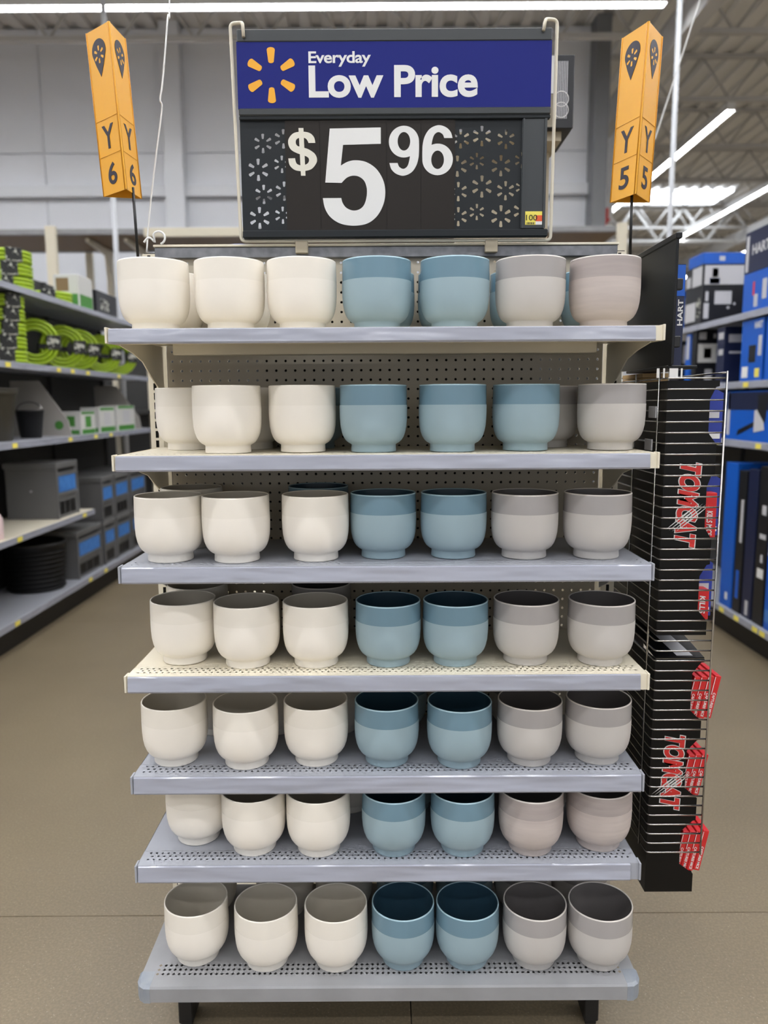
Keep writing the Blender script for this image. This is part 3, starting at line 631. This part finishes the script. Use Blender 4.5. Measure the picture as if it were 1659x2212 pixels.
def tower(zb, zt, notches, label, logo):
    """black card display: two side panels with stepped fronts, back, trays"""
    xa, xb = .667, .79; ya, yb = .118, .47
    t = thing('trap_display', label, 'display', (.73, .29, zb), 'black card trap displays')
    poly = [(xa, zb), (xb, zb)]
    for (z0, z1, xi) in notches: poly += [(xb, z0-.028), (xi, z0), (xi, z1), (xb-.008, z1+.028), (xb, z1+.03)]
    poly += [(xb, zt), (xa, zt)]
    for y in (ya, yb):
        pan = MB().prism(poly, lambda u, v, w: (u, w, v), y, y+.003).build('side_panel', BLACKCARD, t)
        if y == ya: front = pan
    MB().box(xa, xa+.003, ya+.003, yb, zb, zt).build('back_panel', BLACKCARD, t)
    for (z0, z1, xi) in notches: MB().box(xa+.003, xb-.001, ya+.003, yb, z0-.03, z0-.026).build('tray', BLACKCARD, t)
    MB().box(xa+.003, xb, ya+.003, yb, zb, zb+.003).build('tray', BLACKCARD, t)
    MB().box(xb-.002, xb, ya+.003, yb, zb, notches[0][0]-.03).build('front_lip', BLACKCARD, t)
    if logo:
        z0, z1, x_ = logo; e = Vector((-.035, 0, -1)).normalized(); u = Vector((1, 0, -.035)).normalized()
        for bo, mm, dy in ((.078, WHITE, .0006), (.05, RED, .0011)):
            gm = .0025 if mm is WHITE else 0
            lay(text_mesh('TOMCAT', bo, .25, space=1.04), 'lettering', mm, front, Vector((x_, ya-dy, z1))-e*gm-u*gm, e, u, w=z1-z0+2*gm, h=.05+2*gm, thick=.0003)
        zc_ = z0+(z1-z0)*.36
        for k in range(4):
            dx = .0075*(k-1.5); a_ = Vector((x_-.018+dx, ya-.0018, zc_-.034-.3*dx)); b_ = Vector((x_+.062+dx, ya-.0018, zc_+.032-.3*dx)); c_ = (a_+b_)/2; o2 = Vector((.0016, 0, -.0016))
            MB().add([a_, c_+o2, b_, c_-o2], [(0, 1, 2, 3)]).build('claw_mark', WHITE, front)
    return t
def zpx(x, y): return on_y(x, y, .118)
def notch(xi, y0, y1): a = zpx(xi, y1); b = zpx(xi, y0); return (a.z, b.z, a.x)
T1 = [notch(1507, 1245, 1318), notch(1522, 1052, 1140), notch(1530, 862, 935)]
T2 = [notch(1467, 1795, 1866), notch(1479, 1622, 1702), notch(1491, 1455, 1535)]
zb1 = zpx(1480, 1372).z; zb2 = zpx(1440, 1926).z; zt2 = zpx(1450, 1424).z
t1 = tower(zb1, zpx(1480, 822).z, T1, 'upper black card display with red slanted lettering in the wire rack', (zpx(1440, 1182).z, zpx(1440, 1000).z, zpx(1466, 1090).x))
t2 = tower(zb2, zt2, T2, 'lower black card display with red slanted lettering in the wire rack', (zpx(1440, 1748).z, zpx(1440, 1588).z, zpx(1434, 1660).x))
# open lid flap of the lower display
fl = MB().prism([(.668, 0), (.79, 0), (.79, .0025), (.668, .0025)], lambda u, v, w: (u, w, zt2+.001+v+(w-.12)*.13), .12, .40).build('lid_flap', BLACKCARD, t2)
MB().prism([(.712, .0027), (.752, .0027), (.752, .0032), (.712, .0032)], lambda u, v, w: (u+(.26-w)*.1, w, zt2+.001+v+(w-.12)*.13), .13, .39).build('silver_print', LGREY, fl)
# flat kraft cartons on top of the upper display, price cards on the rack
ztw = zpx(1480, 822).z
for k in range(2):
    c = thing('kraft_carton', ('lower' if k == 0 else 'upper')+' flat kraft carton lying on the upper trap display', 'box', (.70, .40, ztw+k*.0125), 'flat kraft cartons')
    b = MB().box(.668, .735, .30, .468, ztw+k*.0125+.0002, ztw+k*.0125+.0115, c=.001).build('carton_body', KRAFT, c)
    MB().box(.668, .735, .375, .395, ztw+k*.0125+.0115, ztw+k*.0125+.0118).build('packing_tape', BEIGE, b)
for k, (px_, w_, h_) in enumerate(((1421, .006, .022), (1434, .004, .022), (1455, .020, .022), (1472, .004, .022))):
    q = on_y(px_, 806, .105); MB().box(q.x-w_/2, q.x+w_/2, .1035, .105, q.z-h_/2, q.z+h_/2).build('price_card', WHITE, rk)
# red trap cartons
def trap_box(x, z, tilt, h, wd, word, label, grp, top=None):
    t = thing('trap_carton', label, 'box', (x, .124, z), grp, rot=(0, tilt, 0), reg=False)
    b = MB().box(-wd/2, wd/2, 0, .10, 0, h, c=.0008).build('carton_body', REDB if not top else top, t, True)
    if top is None: MB().box(-wd/2+.001, -wd/2+.0025, -.0004, 0, h*.55, h-.004).build('white_stripe', WHITE, b, True)
    if word: lay(text_mesh(word, .02, .15), 'lettering', WHITE, b, (wd*.18-wd*.36, -.0005, h*.60 if len(word) > 8 else h*.8), (0, 0, -1), (1, 0, 0), w=h*.56 if len(word) > 8 else h*.6, h=wd*.42, thick=.0003)
    return t
for tier, (nb, n_) in enumerate(((T2[0], 4), (T2[1], 3), (T2[2], 4))):
    for k in range(n_):
        trap_box(nb[2]-.004+k*.0172, nb[0]-.0245+.0008*k, .19, .112, .0158, 'CAPTURES MICE', '%s red carton from the card back, %s tier of the lower trap display' % (('first', 'second', 'third', 'fourth')[k], ('bottom', 'middle', 'top')[tier]), 'red trap cartons')
for tier, nb in enumerate((T1[0], T1[1])):
    zb = nb[0]-.025
    trap_box(nb[2]+.012, zb, .0, nb[1]-nb[0]+.01 if tier else .075, .034, 'KILLS MICE' if tier else 'KILLS', 'red carton lettered KILLS, %s tier of the upper trap display' % ('bottom', 'middle')[tier], 'red trap cartons')
def pack(x, z, h, wd, label):
    t = thing('trap_pack', label, 'package', (x, .20, z), 'blue trap packs')
    b = MB().prism([(x-wd/2, z), (x+wd/2, z), (x+wd/2, z+h), (x, z+h+.012), (x-wd/2, z+h-.012)], lambda u, v, w: (u, w, v), .16, .24).build('blister', RBLUE, t)
    MB().box(x-wd/2+.004, x+wd/2-.004, .1592, .1599, z+.01, z+.022).build('print_band', WHITE, b)
    MB().box(x-wd/2+.006, x+wd/2-.008, .1592, .1599, z+h*.5, z+h*.62).build('print_band', LGREY, b)
pack(T1[0][2]+.03, T1[0][0]-.0258, .135, .04, 'blue trap pack behind the red carton, bottom tier of the upper display')
pack(T1[1][2]+.033, T1[1][0]-.0258, .14, .036, 'blue trap pack behind the red carton, middle tier of the upper display')
pack(T1[2][2]+.025, T1[2][0]-.0258, .12, .05, 'blue trap pack alone in the top tier of the upper display')
# grey plastic price clips hooked on the rack
for k, (px_, py_) in enumerate(((1412, 890), (1403, 960))):
    q = on_x(px_, py_, .655); MB_ = MB().box(q.x-.006, q.x-.0025, q.y-.03, q.y+.02, q.z-.014, q.z+.014, c=.001).build('price_clip', LGREY, rk)

# ================================================================== LEFT AISLE FIXTURE
LX = -2.5; LB = LX-.52
def fixture(name, label, X, e, y0, y1, shelves, top):
    """aisle run; shelves: list of (z, y0, y1, material); e = +1 when the goods lie on the +x side of the front edge"""
    t = thing(name, label, 'shelving unit', (X+e*.3, (y0+y1)/2, 0))
    xb = X+e*.54
    def bx(a, b, *r, **k): return MB().box(min(a, b), max(a, b), *r, **k)
    bx(xb, xb+e*.03, y0, y1, .02, top).build('back_panel', FIXB, t)
    ny = 4
    for i in range(ny+1):
        y = y0+(y1-y0)*i/ny; bx(xb-e*.03, xb, y-.02, y+.02, 0, top).build('upright', FIXB, t)
    for z, a, b, m, tags in shelves:
        s = bx(X, xb, a, b, z-.03, z, c=.002).build('shelf', m, t)
        bx(X-e*.006, X-e*.0005, a, b, z-.045, z-.002, c=.001).build('label_strip', STRIP, s)
        for u in tags: bx(X-e*.008, X-e*.0062, u-.035, u+.035, z-.04, z-.008).build('price_tag', YSTK, s)
    bx(X+e*.08, X+e*.5, y0, y1, 0, .13).build('plinth', DARK, t)
    return t
FIXB = mat('dark_fixture_steel', (56, 56, 55), .5)
zL = [on_x(0, 1360, LX).z, on_x(0, 1172, LX).z, on_x(0, 958, LX).z, on_x(0, 778, LX).z, on_x(0, 604, LX).z]
LY0, LY1 = 1.4, 6.6
ylx = lambda px_, py_=900, X=LX: on_x(px_, py_, X).y
fixture('hose_aisle_shelving', 'dark shelving run stocked with lime hoses and grey totes', LX, -1, LY0, LY1,
        [(zL[0], LY0, LY1, STEEL_G, [ylx(38, 1370), ylx(195, 1260), ylx(228, 1240)]), (zL[1], LY0, ylx(203, 1095), STEEL_C, [ylx(40, 1150), ylx(180, 1090)]),
         (zL[2], LY0, LY1, STEEL_G, [ylx(30, 960), ylx(150, 940), ylx(205, 930), ylx(238, 930)]), (zL[3], LY0, LY1, STEEL_G, [ylx(15, 785), ylx(125, 795), ylx(155, 798), ylx(188, 800), ylx(255, 802)]), (zL[4], LY0, LY1, STEEL_G, [])], 2.75)
# --- hose coils
def coil_meshes():
    m = MB()
    for lz in range(3):
        for rr in (.105, .135, .165):
            m.tube([(rr*math.cos(2*PI*k/22), rr*math.sin(2*PI*k/22), .016+lz*.028) for k in range(22)], .0145, 6, closed=True)
    card = MB().box(.085, .185, -.055, .055, -.001, .092, c=.002).mesh('wrap_card', LABELD)
    tie = MB().box(-.185, -.085, -.02, .02, -.0005, .091).mesh('tie_band', BLACKP)
    return m.mesh('hose_coil', LIME), card, tie
HC = coil_meshes()
def coil(x, y, z, label, rot=(0, 0, 0), s=1.):
    t = thing('hose_coil', label, 'hose', (x, y, z), 'lime garden hoses', rot=rot); t.scale = (s, s, s)
    for n_, me in zip(('hose', 'wrap_card', 'tie_band'), HC): put(me, n_, t)
def lpos(px_, py_, inset): p = on_x(px_, py_, LX-inset); return p
z4 = zL[4]; z3 = zL[3]; z2 = zL[2]; z1 = zL[1]; z0_ = zL[0]
CH = .0925
y_ = ylx(78, 610)
for k in range(3): coil(LX-.21, y_, z4+.0015+k*CH*1.02, 'lime hose coil lying in a stack of three on the top shelf, %s' % ('bottom', 'middle', 'topmost')[k], (0, 0, -1.2+.2*k))
coil(LX-.22, ylx(10, 580), z4+.0015, 'lime hose coil lying alone on the top shelf', (0, 0, -1)); 
coil(LX-.21, ylx(184, 640)-.22, z4+.0015, 'lime hose coil lying beside the green and white carton', (0, 0, -1.2)); 
y_ = ylx(62, 760)
for k in range(5): coil(LX-.2, y_, z3+.0015+k*CH*1.02, 'lime hose coil in the stack of five, %s' % ('at the bottom', 'second from the bottom', 'third from the bottom', 'second from the top', 'on top')[k], (0, 0, -.9+.1*k))
for k, (pxx, rz) in enumerate(((132, .5), (186, .5), (216, .5), (262, .6), (296, .6))):
    yy = ylx(pxx, 780)
    coil(LX-.2, yy, z3+.187, 'lime hose coil standing upright on the middle shelf, %s after the stack of five' % ('first', 'second', 'third', 'fourth', 'fifth')[k], (PI/2, 0, rz))
# --- generic cartons
def carton(name, label, x0, x1, y0, y1, z0, z1, m, prints=(), cat='box', group=None, txt=None):
    """prints: (face, u0, u1, v0, v1, material); face 'f' = toward the camera (-y), 'l' = -x side, 'r' = +x side"""
    t = thing(name, label, cat, ((x0+x1)/2, (y0+y1)/2, z0), group)
    b = MB().box(x0, x1, y0, y1, z0+.0003, z1, c=.003).build('carton_body', m, t)
    for f, u0, u1, v0, v1, pm in prints:
        zz0, zz1 = z0+(z1-z0)*v0, z0+(z1-z0)*v1
        if f == 'f': MB().box(x0+(x1-x0)*u0, x0+(x1-x0)*u1, y0-.001, y0-.0002, zz0, zz1).build('print_panel', pm, b)
        elif f == 'l': MB().box(x0-.001, x0-.0002, y0+(y1-y0)*u0, y0+(y1-y0)*u1, zz0, zz1).build('print_panel', pm, b)
        else: MB().box(x1+.0002, x1+.001, y0+(y1-y0)*u0, y0+(y1-y0)*u1, zz0, zz1).build('print_panel', pm, b)
    if txt:
        for s_, f, u0, u1, v0, v1, pm in txt:
            zz0, zz1 = z0+(z1-z0)*v0, z0+(z1-z0)*v1
            if f == 'f': lay(text_mesh(s_, .03), 'lettering', pm, b, (x0+(x1-x0)*u0, y0-.0012, zz0), (1, 0, 0), (0, 0, 1), w=(x1-x0)*(u1-u0), h=zz1-zz0, thick=.0004)
            elif f == 'l': lay(text_mesh(s_, .03), 'lettering', pm, b, (x0-.0012, y0+(y1-y0)*u1, zz0), (0, -1, 0), (0, 0, 1), w=(y1-y0)*(u1-u0), h=zz1-zz0, thick=.0004)
    return t
# top shelf
ya, yb = ylx(-2, 590), ylx(64, 600)
carton('hose_reel_box', 'dark printed carton behind the lime hoses on the top shelf', LX-.5, LX-.42, ya, yb, z4, z4+.30, HBLK, [('r', .1, .4, .3, .8, LABELD), ('r', .55, .9, .25, .85, BEIGE)])
carton('sprinkler_carton', 'white carton with a green base on the top shelf', LX-.26, LX-.05, ylx(184, 640), ylx(213, 650), z4, z4+.27, WBOX, [('r', .05, .95, .05, .42, GREEN), ('f', .05, .95, .05, .42, GREEN), ('f', .1, .6, .5, .9, BROWN)])
carton('nozzle_carton', 'black carton with a pale print beyond the white and green carton', LX-.36, LX-.04, ylx(218, 660), ylx(262, 670), z4, z4+.2, HBLK, [('f', .4, .8, .3, .8, LGREY), ('r', .2, .6, .2, .7, LABELD)])
# third shelf: big dark planters, card dividers, small cartons
def planter(x, y, z, r, h, label, m):
    t = thing('plastic_planter', label, 'planter', (x, y, z), 'dark planters')
    put(MB().lathe([(0, .003), (r*.72, 0), (r*.74, .004), (r*.93, h-.05), (r*.95, h-.045), (r, h-.04), (r, h), (r-.012, h), (r-.014, h-.05), (r*.68, .02), (0, .02)], 36).mesh('planter_body', m), 'planter_body', t)
    put(MB().tube([(r*math.cos(2*PI*k/36), r*math.sin(2*PI*k/36), h-.004) for k in range(36)], .007, 6, closed=True).mesh('planter_rim', m), 'planter_rim', t)
planter(LX-.27, ylx(52, 945)-.43, z2, .2, .34, 'dark olive planter on the third shelf, away from the card dividers', OLIVE)
planter(LX-.24, ylx(52, 945), z2, .2, .36, 'dark olive planter on the third shelf, next to the card divider', OLIVE)
def divider(pxx, label):
    y = ylx(pxx, 930); t = thing('card_divider', label, 'divider', (LX-.25, y, z2), 'pale card dividers')
    b = MB().prism([(LX-.5, z2+.0003), (LX-.03, z2+.0003), (LX-.05, z2+.12), (LX-.27, z2+.44), (LX-.5, z2+.44)], lambda u, v, w: (u, w, v), y, y+.012).build('card', mat('pale_card', (176, 172, 166), .6), t)
    q = fill_mesh([[(.5*math.cos(2*PI*k/20), .5*math.sin(2*PI*k/20)) for k in range(20)]]); lay(q, 'green_dot', GREEN, b, (LX-.16, y-.001, z2+.05), (1, 0, 0), (0, 0, 1), w=.07, h=.07)
divider(162, 'sloped pale card divider with a green dot, beside the dark planter'); divider(312, 'sloped pale card divider with a green dot, behind the green cartons')
bp = thing('black_bucket', 'black bucket leaning between planter and card divider', 'bucket', (LX-.18, ylx(118, 930), z2), reg=True)
put(MB().lathe([(0, .004), (.07, 0), (.075, .004), (.10, .2), (.104, .2), (.104, .21), (.096, .21), (.07, .01), (0, .01)], 28).mesh('bucket_body', BLACKP), 'bucket_body', bp)
put(MB().tube([(.1*math.cos(PI*k/14), 0, .2+.07*math.sin(PI*k/14)) for k in range(15)], .004, 6).mesh('bail_handle', CHROME), 'bail_handle', bp)
for k, (a, b, h) in enumerate(((184, 216, .24), (224, 258, .28), (262, 300, .30))):
    carton('timer_carton', ('shortest', 'middle', 'tallest')[k]+' of three white and green cartons by the card dividers', LX-.2, LX-.03, ylx(a, 930), ylx(b, 925)-.02, z2, z2+h*.8, WBOX,
           [('r', .05, .95, .02, .22, GREEN), ('r', .3, .7, .3, .8, GREEN if k == 0 else LGREY), ('f', .1, .9, .02, .2, GREEN), ('f', .3, .7, .35, .8, GREEN if k == 0 else LGREY), ('r', .05, .95, .88, .99, GREEN)], group='white and green cartons')
# totes
def tote(x1, y0, y1, z, h, d, label):
    t = thing('storage_tote', label, 'tote', (x1-d/2, (y0+y1)/2, z), 'grey storage totes')
    x0 = x1-d
    b = MB(); b.box(x0+.012, x1-.012, y0+.012, y1-.012, z+.0003, z+h-.05, c=.006); b.build('tote_body', BINGREY, t)
    l = MB(); l.box(x0, x1, y0, y1, z+h-.05, z+h-.0005, c=.008); l.build('lid', BINGREY, t)
    for (a, bb) in ((y0+.004, y0+.03), (y1-.03, y1-.004)): MB().box(x1-.014, x1-.002, a, bb, z+.002, z+h-.05).build('corner_rib', BINGREY, t)
    MB().box(x1-.012, x1-.001, y0+.03, y1-.03, z+h*.40, z+h*.46).build('rib', BINGREY, t); MB().box(x1-.012, x1-.001, y0+.03, y1-.03, z+h*.76, z+h*.82).build('rib', BINGREY, t)
    MB().box(x1-.012, x1-.0085, y0+.06, y1-.06, z+h*.83, z+h*.92).build('handle_slot', BLACKP, t)
    MB().box(x1-.012, x1-.004, y0+.05, y1-.05, z+h*.47, z+h*.75).build('blue_label', BINBLUE, t)
    for k in range(3): MB().box(x1-.012, x1-.0085, y0+.05+(y1-y0-.1)*k/3, y0+.03+(y1-y0-.1)*(k+1)/3, z+.03, z+h*.30).build('vent', BLACKP, t)
    MB().tube([((x0+x1)/2+.006*math.cos(k), y0+.009, z+h*.5+.006*math.sin(k)) for k in (0, 1.05, 2.1, 3.14, 4.2, 5.2)], .004, 5, closed=True).build('latch', LGREY, t)
tote(LX-.03, ylx(134, 1080), ylx(180, 1080), z1, .44, .42, 'grey storage tote with a blue label alone on the short shelf')
hb_ = .40
tote(LX-.04, ylx(182, 1240), ylx(234, 1225), z0_, hb_, .45, 'single grey storage tote with a blue label beside the black basket')
for c_, (a, b) in enumerate(((236, 263), (264, 295), (297, 330))):
    for k in range(2): tote(LX-.03, ylx(a, 1210), ylx(b, 1200)-.015, z0_+k*hb_, hb_, .45, '%s grey tote in the %s stack beyond the single tote' % (('lower', 'upper')[k], ('first', 'second', 'third')[c_]))
# black basket
pb_ = on_x(82, 1290, LX-.27)
bk = thing('black_basket', 'large round black basket on the bottom shelf', 'basket', (LX-.27, pb_.y, z0_))
R_ = .232; hB = .38
put(MB().lathe([(0, .004), (R_*.86, 0), (R_*.9, .01), (R_, hB-.03), (R_+.008, hB-.025), (R_+.008, hB), (R_-.01, hB), (R_*.85, .02), (0, .02)], 40).mesh('basket_body', BLACKP), 'basket_body', bk)
for k in range(9): put(MB().tube([((R_*(.9+.1*(k+1)/10)+.003)*math.cos(2*PI*j/32), (R_*(.9+.1*(k+1)/10)+.003)*math.sin(2*PI*j/32), .02+k*.036) for j in range(32)], .006, 5, closed=True).mesh('woven_band', BLACKP), 'woven_band', bk)
# pale bottle at the frame edge
q = on_x(2, 1110, LX-.06); bt = thing('spray_bottle', 'pale pink bottle with a dark cap on the short shelf', 'bottle', (LX-.08, q.y-.03, z1))
put(MB().lathe([(0, 0), (.04, 0), (.042, .01), (.042, .13), (.03, .16), (.016, .175), (.016, .19), (0, .19)], 20).mesh('bottle_body', mat('pale_pink_plastic', (220, 196, 196), .4)), 'bottle_body', bt)
put(MB().lathe([(0, .19), (.02, .19), (.02, .25), (.012, .26), (0, .26)], 16).mesh('cap', BROWN), 'cap', bt)

# ================================================================== RIGHT AISLE FIXTURE
RX = 2.4; zR = [on_x(1659, 1368, RX).z, on_x(1659, 958, RX).z, on_x(1600, 824, RX).z, on_x(1659, 662, RX).z]
yr = lambda px_, py_=900, X=RX: on_x(px_, py_, X).y
fixture('tool_aisle_shelving', 'dark shelving run stocked with blue and black tool boxes', RX, 1, 1.3, 5.6,
        [(zR[0], 1.3, 5.6, STEEL_G, [yr(1560, 1320), yr(1592, 1338), yr(1632, 1362), yr(1648, 1370)]), (zR[1], 1.3, 5.6, STEEL_G, [yr(1550, 945), yr(1640, 965)]), (zR[2], 1.3, 5.6, STEEL_G, [yr(1613, 830)]), (zR[3], 1.3, 5.6, STEEL_G, [])], 2.7)
def rbox(pa, pb, zz, h, d, m, label, prints=(), txt=None, inset=.02, py=900, name='tool_carton'):
    y1, y0 = yr(pa, py), yr(pb, py)
    return carton(name, label, RX+inset, RX+inset+d, y0+.006, y1-.006, zz, zz+h, m, prints, group='tool cartons', txt=txt)
# top shelf
rbox(1474, 1511, zR[3], .285, .32, HBLK, 'black carton with white tool print, under the grey and black one', [('f', .3, .7, .52, .86, LGREY), ('f', .05, .17, .15, .55, LGREY), ('f', .08, .15, .6, .85, LGREY), ('f', .6, .66, .4, .46, LGREY), ('f', .75, .8, .5, .56, LGREY), ('l', .35, .95, .12, .62, LGREY), ('l', .08, .3, .2, .7, LABELD)], py=650)
rbox(1474, 1511, zR[3]+.285, .16, .32, HBLK, 'grey and black carton picturing a blue pump, stacked on the black one', [('f', .04, .97, .05, .93, LGREY), ('f', .16, .40, .08, .36, HBLUE), ('f', .22, .36, .4, .8, HNAVY), ('l', .05, .6, .05, .93, LGREY), ('l', .7, .95, .1, .6, LGREY)], py=650)
rbox(1478, 1509, zR[3]+.445, .085, .42, HBLUE, 'flat blue carton lying on the grey and black carton', [('f', .3, .4, .3, .7, LGREY)], py=650)
rbox(1597, 1655, zR[3], .25, .4, HBLUE, 'blue carton picturing a white and red tool on the top shelf', [('f', .45, .6, .1, .5, LGREY), ('l', .42, .56, .1, .42, LGREY), ('l', .10, .26, .25, .75, LGREY), ('l', .55, .62, .4, .75, RED)], py=650)
rbox(1599, 1668, zR[3]+.25, .27, .42, HNAVY, 'tall navy carton with white lettering stacked on the top shelf', [('l', .86, .95, .05, .9, LGREY)], txt=[('HART', 'l', .2, .75, .42, .66, LGREY)], py=600)
rbox(1440, 1470, zR[3], .30, .34, HBLUE, 'blue carton with white print at the far end of the top shelf', [('f', .05, .3, .2, .8, LGREY), ('l', .2, .8, .3, .6, LGREY)], py=650)
rbox(1672, 1790, zR[3], .40, .42, HNAVY, 'navy carton on the top shelf beside the blue tool carton', py=650)
# second shelf
rbox(1440, 1462, zR[2], .36, .30, HBLK, 'black carton with slanted white print on the second shelf', [('f', .1, .3, .5, .9, LGREY), ('f', .5, .8, .3, .5, LGREY), ('l', .2, .6, .5, .8, LGREY)], py=780)
rbox(1474, 1485, zR[2], .40, .12, HBLUE, 'narrow blue carton on the second shelf', [('f', .1, .4, .3, .9, LGREY), ('l', .2, .8, .5, .95, LGREY)], py=780)
rbox(1487, 1497, zR[2], .42, .22, HBLK, 'black carton with a white and red square panel on the second shelf', [('f', .08, .75, .40, .74, WHITE), ('f', .28, .55, .48, .66, HBLK), ('f', .1, .35, .82, .95, LGREY), ('f', .6, .7, .84, .92, LGREY), ('f', .35, .6, .06, .28, LGREY)], py=780)
rbox(1540, 1557, zR[2], .395, .32, HNAVY, 'dark navy carton with white lettering lines on the second shelf', [('f', .1, .45, .72, .86, LGREY), ('f', .12, .6, .52, .56, LGREY), ('f', .5, .8, .1, .2, WHITE), ('l', .1, .8, .78, .9, LGREY), ('l', .1, .7, .5, .6, LGREY)], py=780)
rbox(1592, 1640, zR[2], .40, .42, HBLUE, 'bright blue carton picturing a black tool on the second shelf', [('l', .3, .62, .3, .58, HBLK), ('l', .05, .2, .4, .72, LGREY), ('f', .1, .35, .3, .6, HBLK), ('l', .62, .9, .06, .24, WHITE), ('l', .1, .3, .06, .2, YSTK)], txt=[('HART', 'l', .05, .4, .84, .95, WHITE)], py=780)
rbox(1644, 1790, zR[2], .40, .42, HBLUE, 'plain blue carton on the second shelf by the bright picture carton', py=780)
# third shelf
def saw_box():
    t = rbox(1560, 1700, zR[1], .33, .42, HBLUE, 'wide blue and navy carton picturing a battery chainsaw', [('l', .02, .98, .62, .98, HNAVY), ('f', .02, .98, .62, .98, HNAVY), ('l', .93, .985, .1, .98, LGREY)], py=930)
    y0, y1 = yr(1700, 930), yr(1560, 930); x = RX+.0185; z = zR[1]
    b = t.children[0]
    MB().prism([(y1-.18, z+.03), (y1-.2, z+.07), (y1-.42, z+.13), (y1-.42, z+.10)], lambda u, v, w: (w, u, v), x-.0008, x).build('saw_print', HBLK, b)
    MB().prism([(y1-.42, z+.06), (y1-.42, z+.2), (y1-.52, z+.22), (y1-.56, z+.08)], lambda u, v, w: (w, u, v), x-.0008, x).build('saw_print', LGREY, b)
    MB().prism([(y1-.46, z+.2), (y1-.46, z+.30), (y1-.6, z+.31), (y1-.56, z+.12)], lambda u, v, w: (w, u, v), x-.0011, x-.0008).build('saw_print', HBLK, b)
saw_box()
rbox(1500, 1556, zR[1], .34, .40, HNAVY, 'navy and black carton with white print on the third shelf', [('f', .1, .4, .3, .8, LGREY), ('l', .3, .6, .3, .9, LGREY)], py=930)
# bottom: tall cartons
tall = [(1546, 1572, 1.02, HBLUE, [('f', .1, .2, .1, .2, WHITE), ('l', .3, .5, .05, .1, WHITE)], 'tall bright blue carton at the wire rack end of the bottom shelf'),
        (1574, 1592, .98, HBLK, [('f', .1, .25, .4, .9, LGREY), ('l', .2, .5, .5, .8, LGREY), ('l', .3, .7, .1, .3, HBLUE)], 'narrow black carton with pale vertical print on the bottom shelf'),
        (1594, 1616, 1.0, HNAVY, [('f', .1, .4, .2, .9, LGREY), ('l', .3, .6, .02, .12, LGREY)], 'tall navy carton with grey print on the bottom shelf'),
        (1618, 1642, 1.03, HBLK, [('l', .1, .7, .55, .58, LGREY), ('l', .2, .6, .7, .76, LGREY), ('l', .15, .75, .3, .36, WHITE), ('l', .3, .5, .4, .45, LGREY)], 'tall black carton with thin white print lines on the bottom shelf'),
        (1644, 1700, 1.0, HBLUE, [('l', .1, .9, .42, .98, HNAVY), ('l', .4, .85, .84, .94, LGREY), ('l', .5, .85, .76, .82, HBLUE), ('l', .45, .8, .68, .72, LGREY), ('l', .7, .97, .48, .56, WHITE), ('l', .55, .75, .2, .3, LGREY), ('l', .48, .55, .22, .26, YSTK), ('l', .6, .98, .05, .13, BINBLUE)], 'wide blue and navy carton with white label on the bottom shelf'),
        (1704, 1800, 1.0, HBLUE, [], 'plain tall blue carton on the bottom shelf')]
for pa, pb, h, m_, pr_, lb in tall: rbox(pa, pb, zR[0], h, .42, m_, lb, pr_, py=1300)

# ================================================================== CROSS RACK AT THE END OF THE AISLES
CY = 7.3
zt_c = A(200, 494, CY).z; zb_c = A(200, 506, CY).z
xe = A(1342, 500, CY).x; xl = -7.5
cr = thing('overhead_rack', 'tall storage rack with brown decking in front of the back wall', 'rack', (-2, CY+.4, 0))
MB().box(xl, xe, CY, CY+.06, zb_c, zt_c, c=.004).build('front_beam', STEEL_GW, cr)
MB().box(A(312, 500, CY).x, A(540, 500, CY).x, CY-.03, CY-.001, A(400, 512, CY).z, zt_c, c=.003).build('beam_cover', STEEL_C, cr)
MB().box(xl, xe, CY+.06, CY+1.0, zb_c+.01, zb_c+.05).build('decking', BROWN, cr)
MB().box(xl, xe, CY+1.0, CY+1.06, zb_c, zt_c).build('rear_beam', STEEL_GW, cr)
for pxx in (115, 1340):
    x = A(pxx, 540, CY).x; 
    MB().box(x-.055, x+.055, CY-.07, CY-.001, 0, zt_c+.02, c=.004).build('post', STEEL_C, cr)
    MB().box(x-.04, x+.04, CY+1.061, CY+1.13, 0, zt_c, c=.004).build('post', STEEL_C, cr)
for pxx in (175, 260):
    x = A(pxx, 540, CY).x; MB().prism([(CY+.2, zb_c), (CY+.95, zb_c), (CY+.95, zb_c-.3), (CY+.85, zb_c-.3), (CY+.8, zb_c-.08), (CY+.2, zb_c-.04)], lambda u, v, w: (w, u, v), x-.02, x+.02).build('bracket', STEEL_C, cr)
    MB().box(x-.03, x+.03, CY+.88, CY+.98, 0, zb_c).build('post', STEEL_C, cr)
for z in (.2, .9, 1.6): MB().box(xl, xe, CY+.1, CY+.98, z-.04, z).build('shelf', FIXB, cr)
MB().box(xl, xe, CY+.95, CY+.98, .1, 2.35).build('back_sheet', FIXB, cr)
# ceiling conduits
def pole(px_, Y, ztop, zbot, r, label):
    p = A(px_, 300, Y); t = thing('conduit_pole', label, 'pole', (p.x, Y, zbot), 'white conduit poles')
    MB().tube([(p.x, Y, zbot), (p.x, Y, ztop)], r, 10).build('tube', WALLC, t); MB().box(p.x-.05, p.x+.05, Y-.05, Y+.05, zbot, zbot+.02, c=.003).build('base_flange', WALLC, t)
pole(238, 6.75, CZ, 0, .027, 'white conduit pole rising beyond the hose shelving')
pole(1455, 5.9, CZ, 0, .024, 'white conduit pole rising beyond the tool shelving')
cb1 = MB().tube([A(1525, -40, 2.6), A(1418, 295, 2.3)], .006, 6)
e0, e1 = A(1525, -40, 3.0), A(1415, 300, 2.2); d_ = (e0-e1); top = e1+d_*((CZ-e1.z)/d_.z)
tag(MB().tube([top, e1], .004, 6).build('hanging_wire', WHITE), 'thin white wire slanting down behind the Y 5 marker', 'wire')
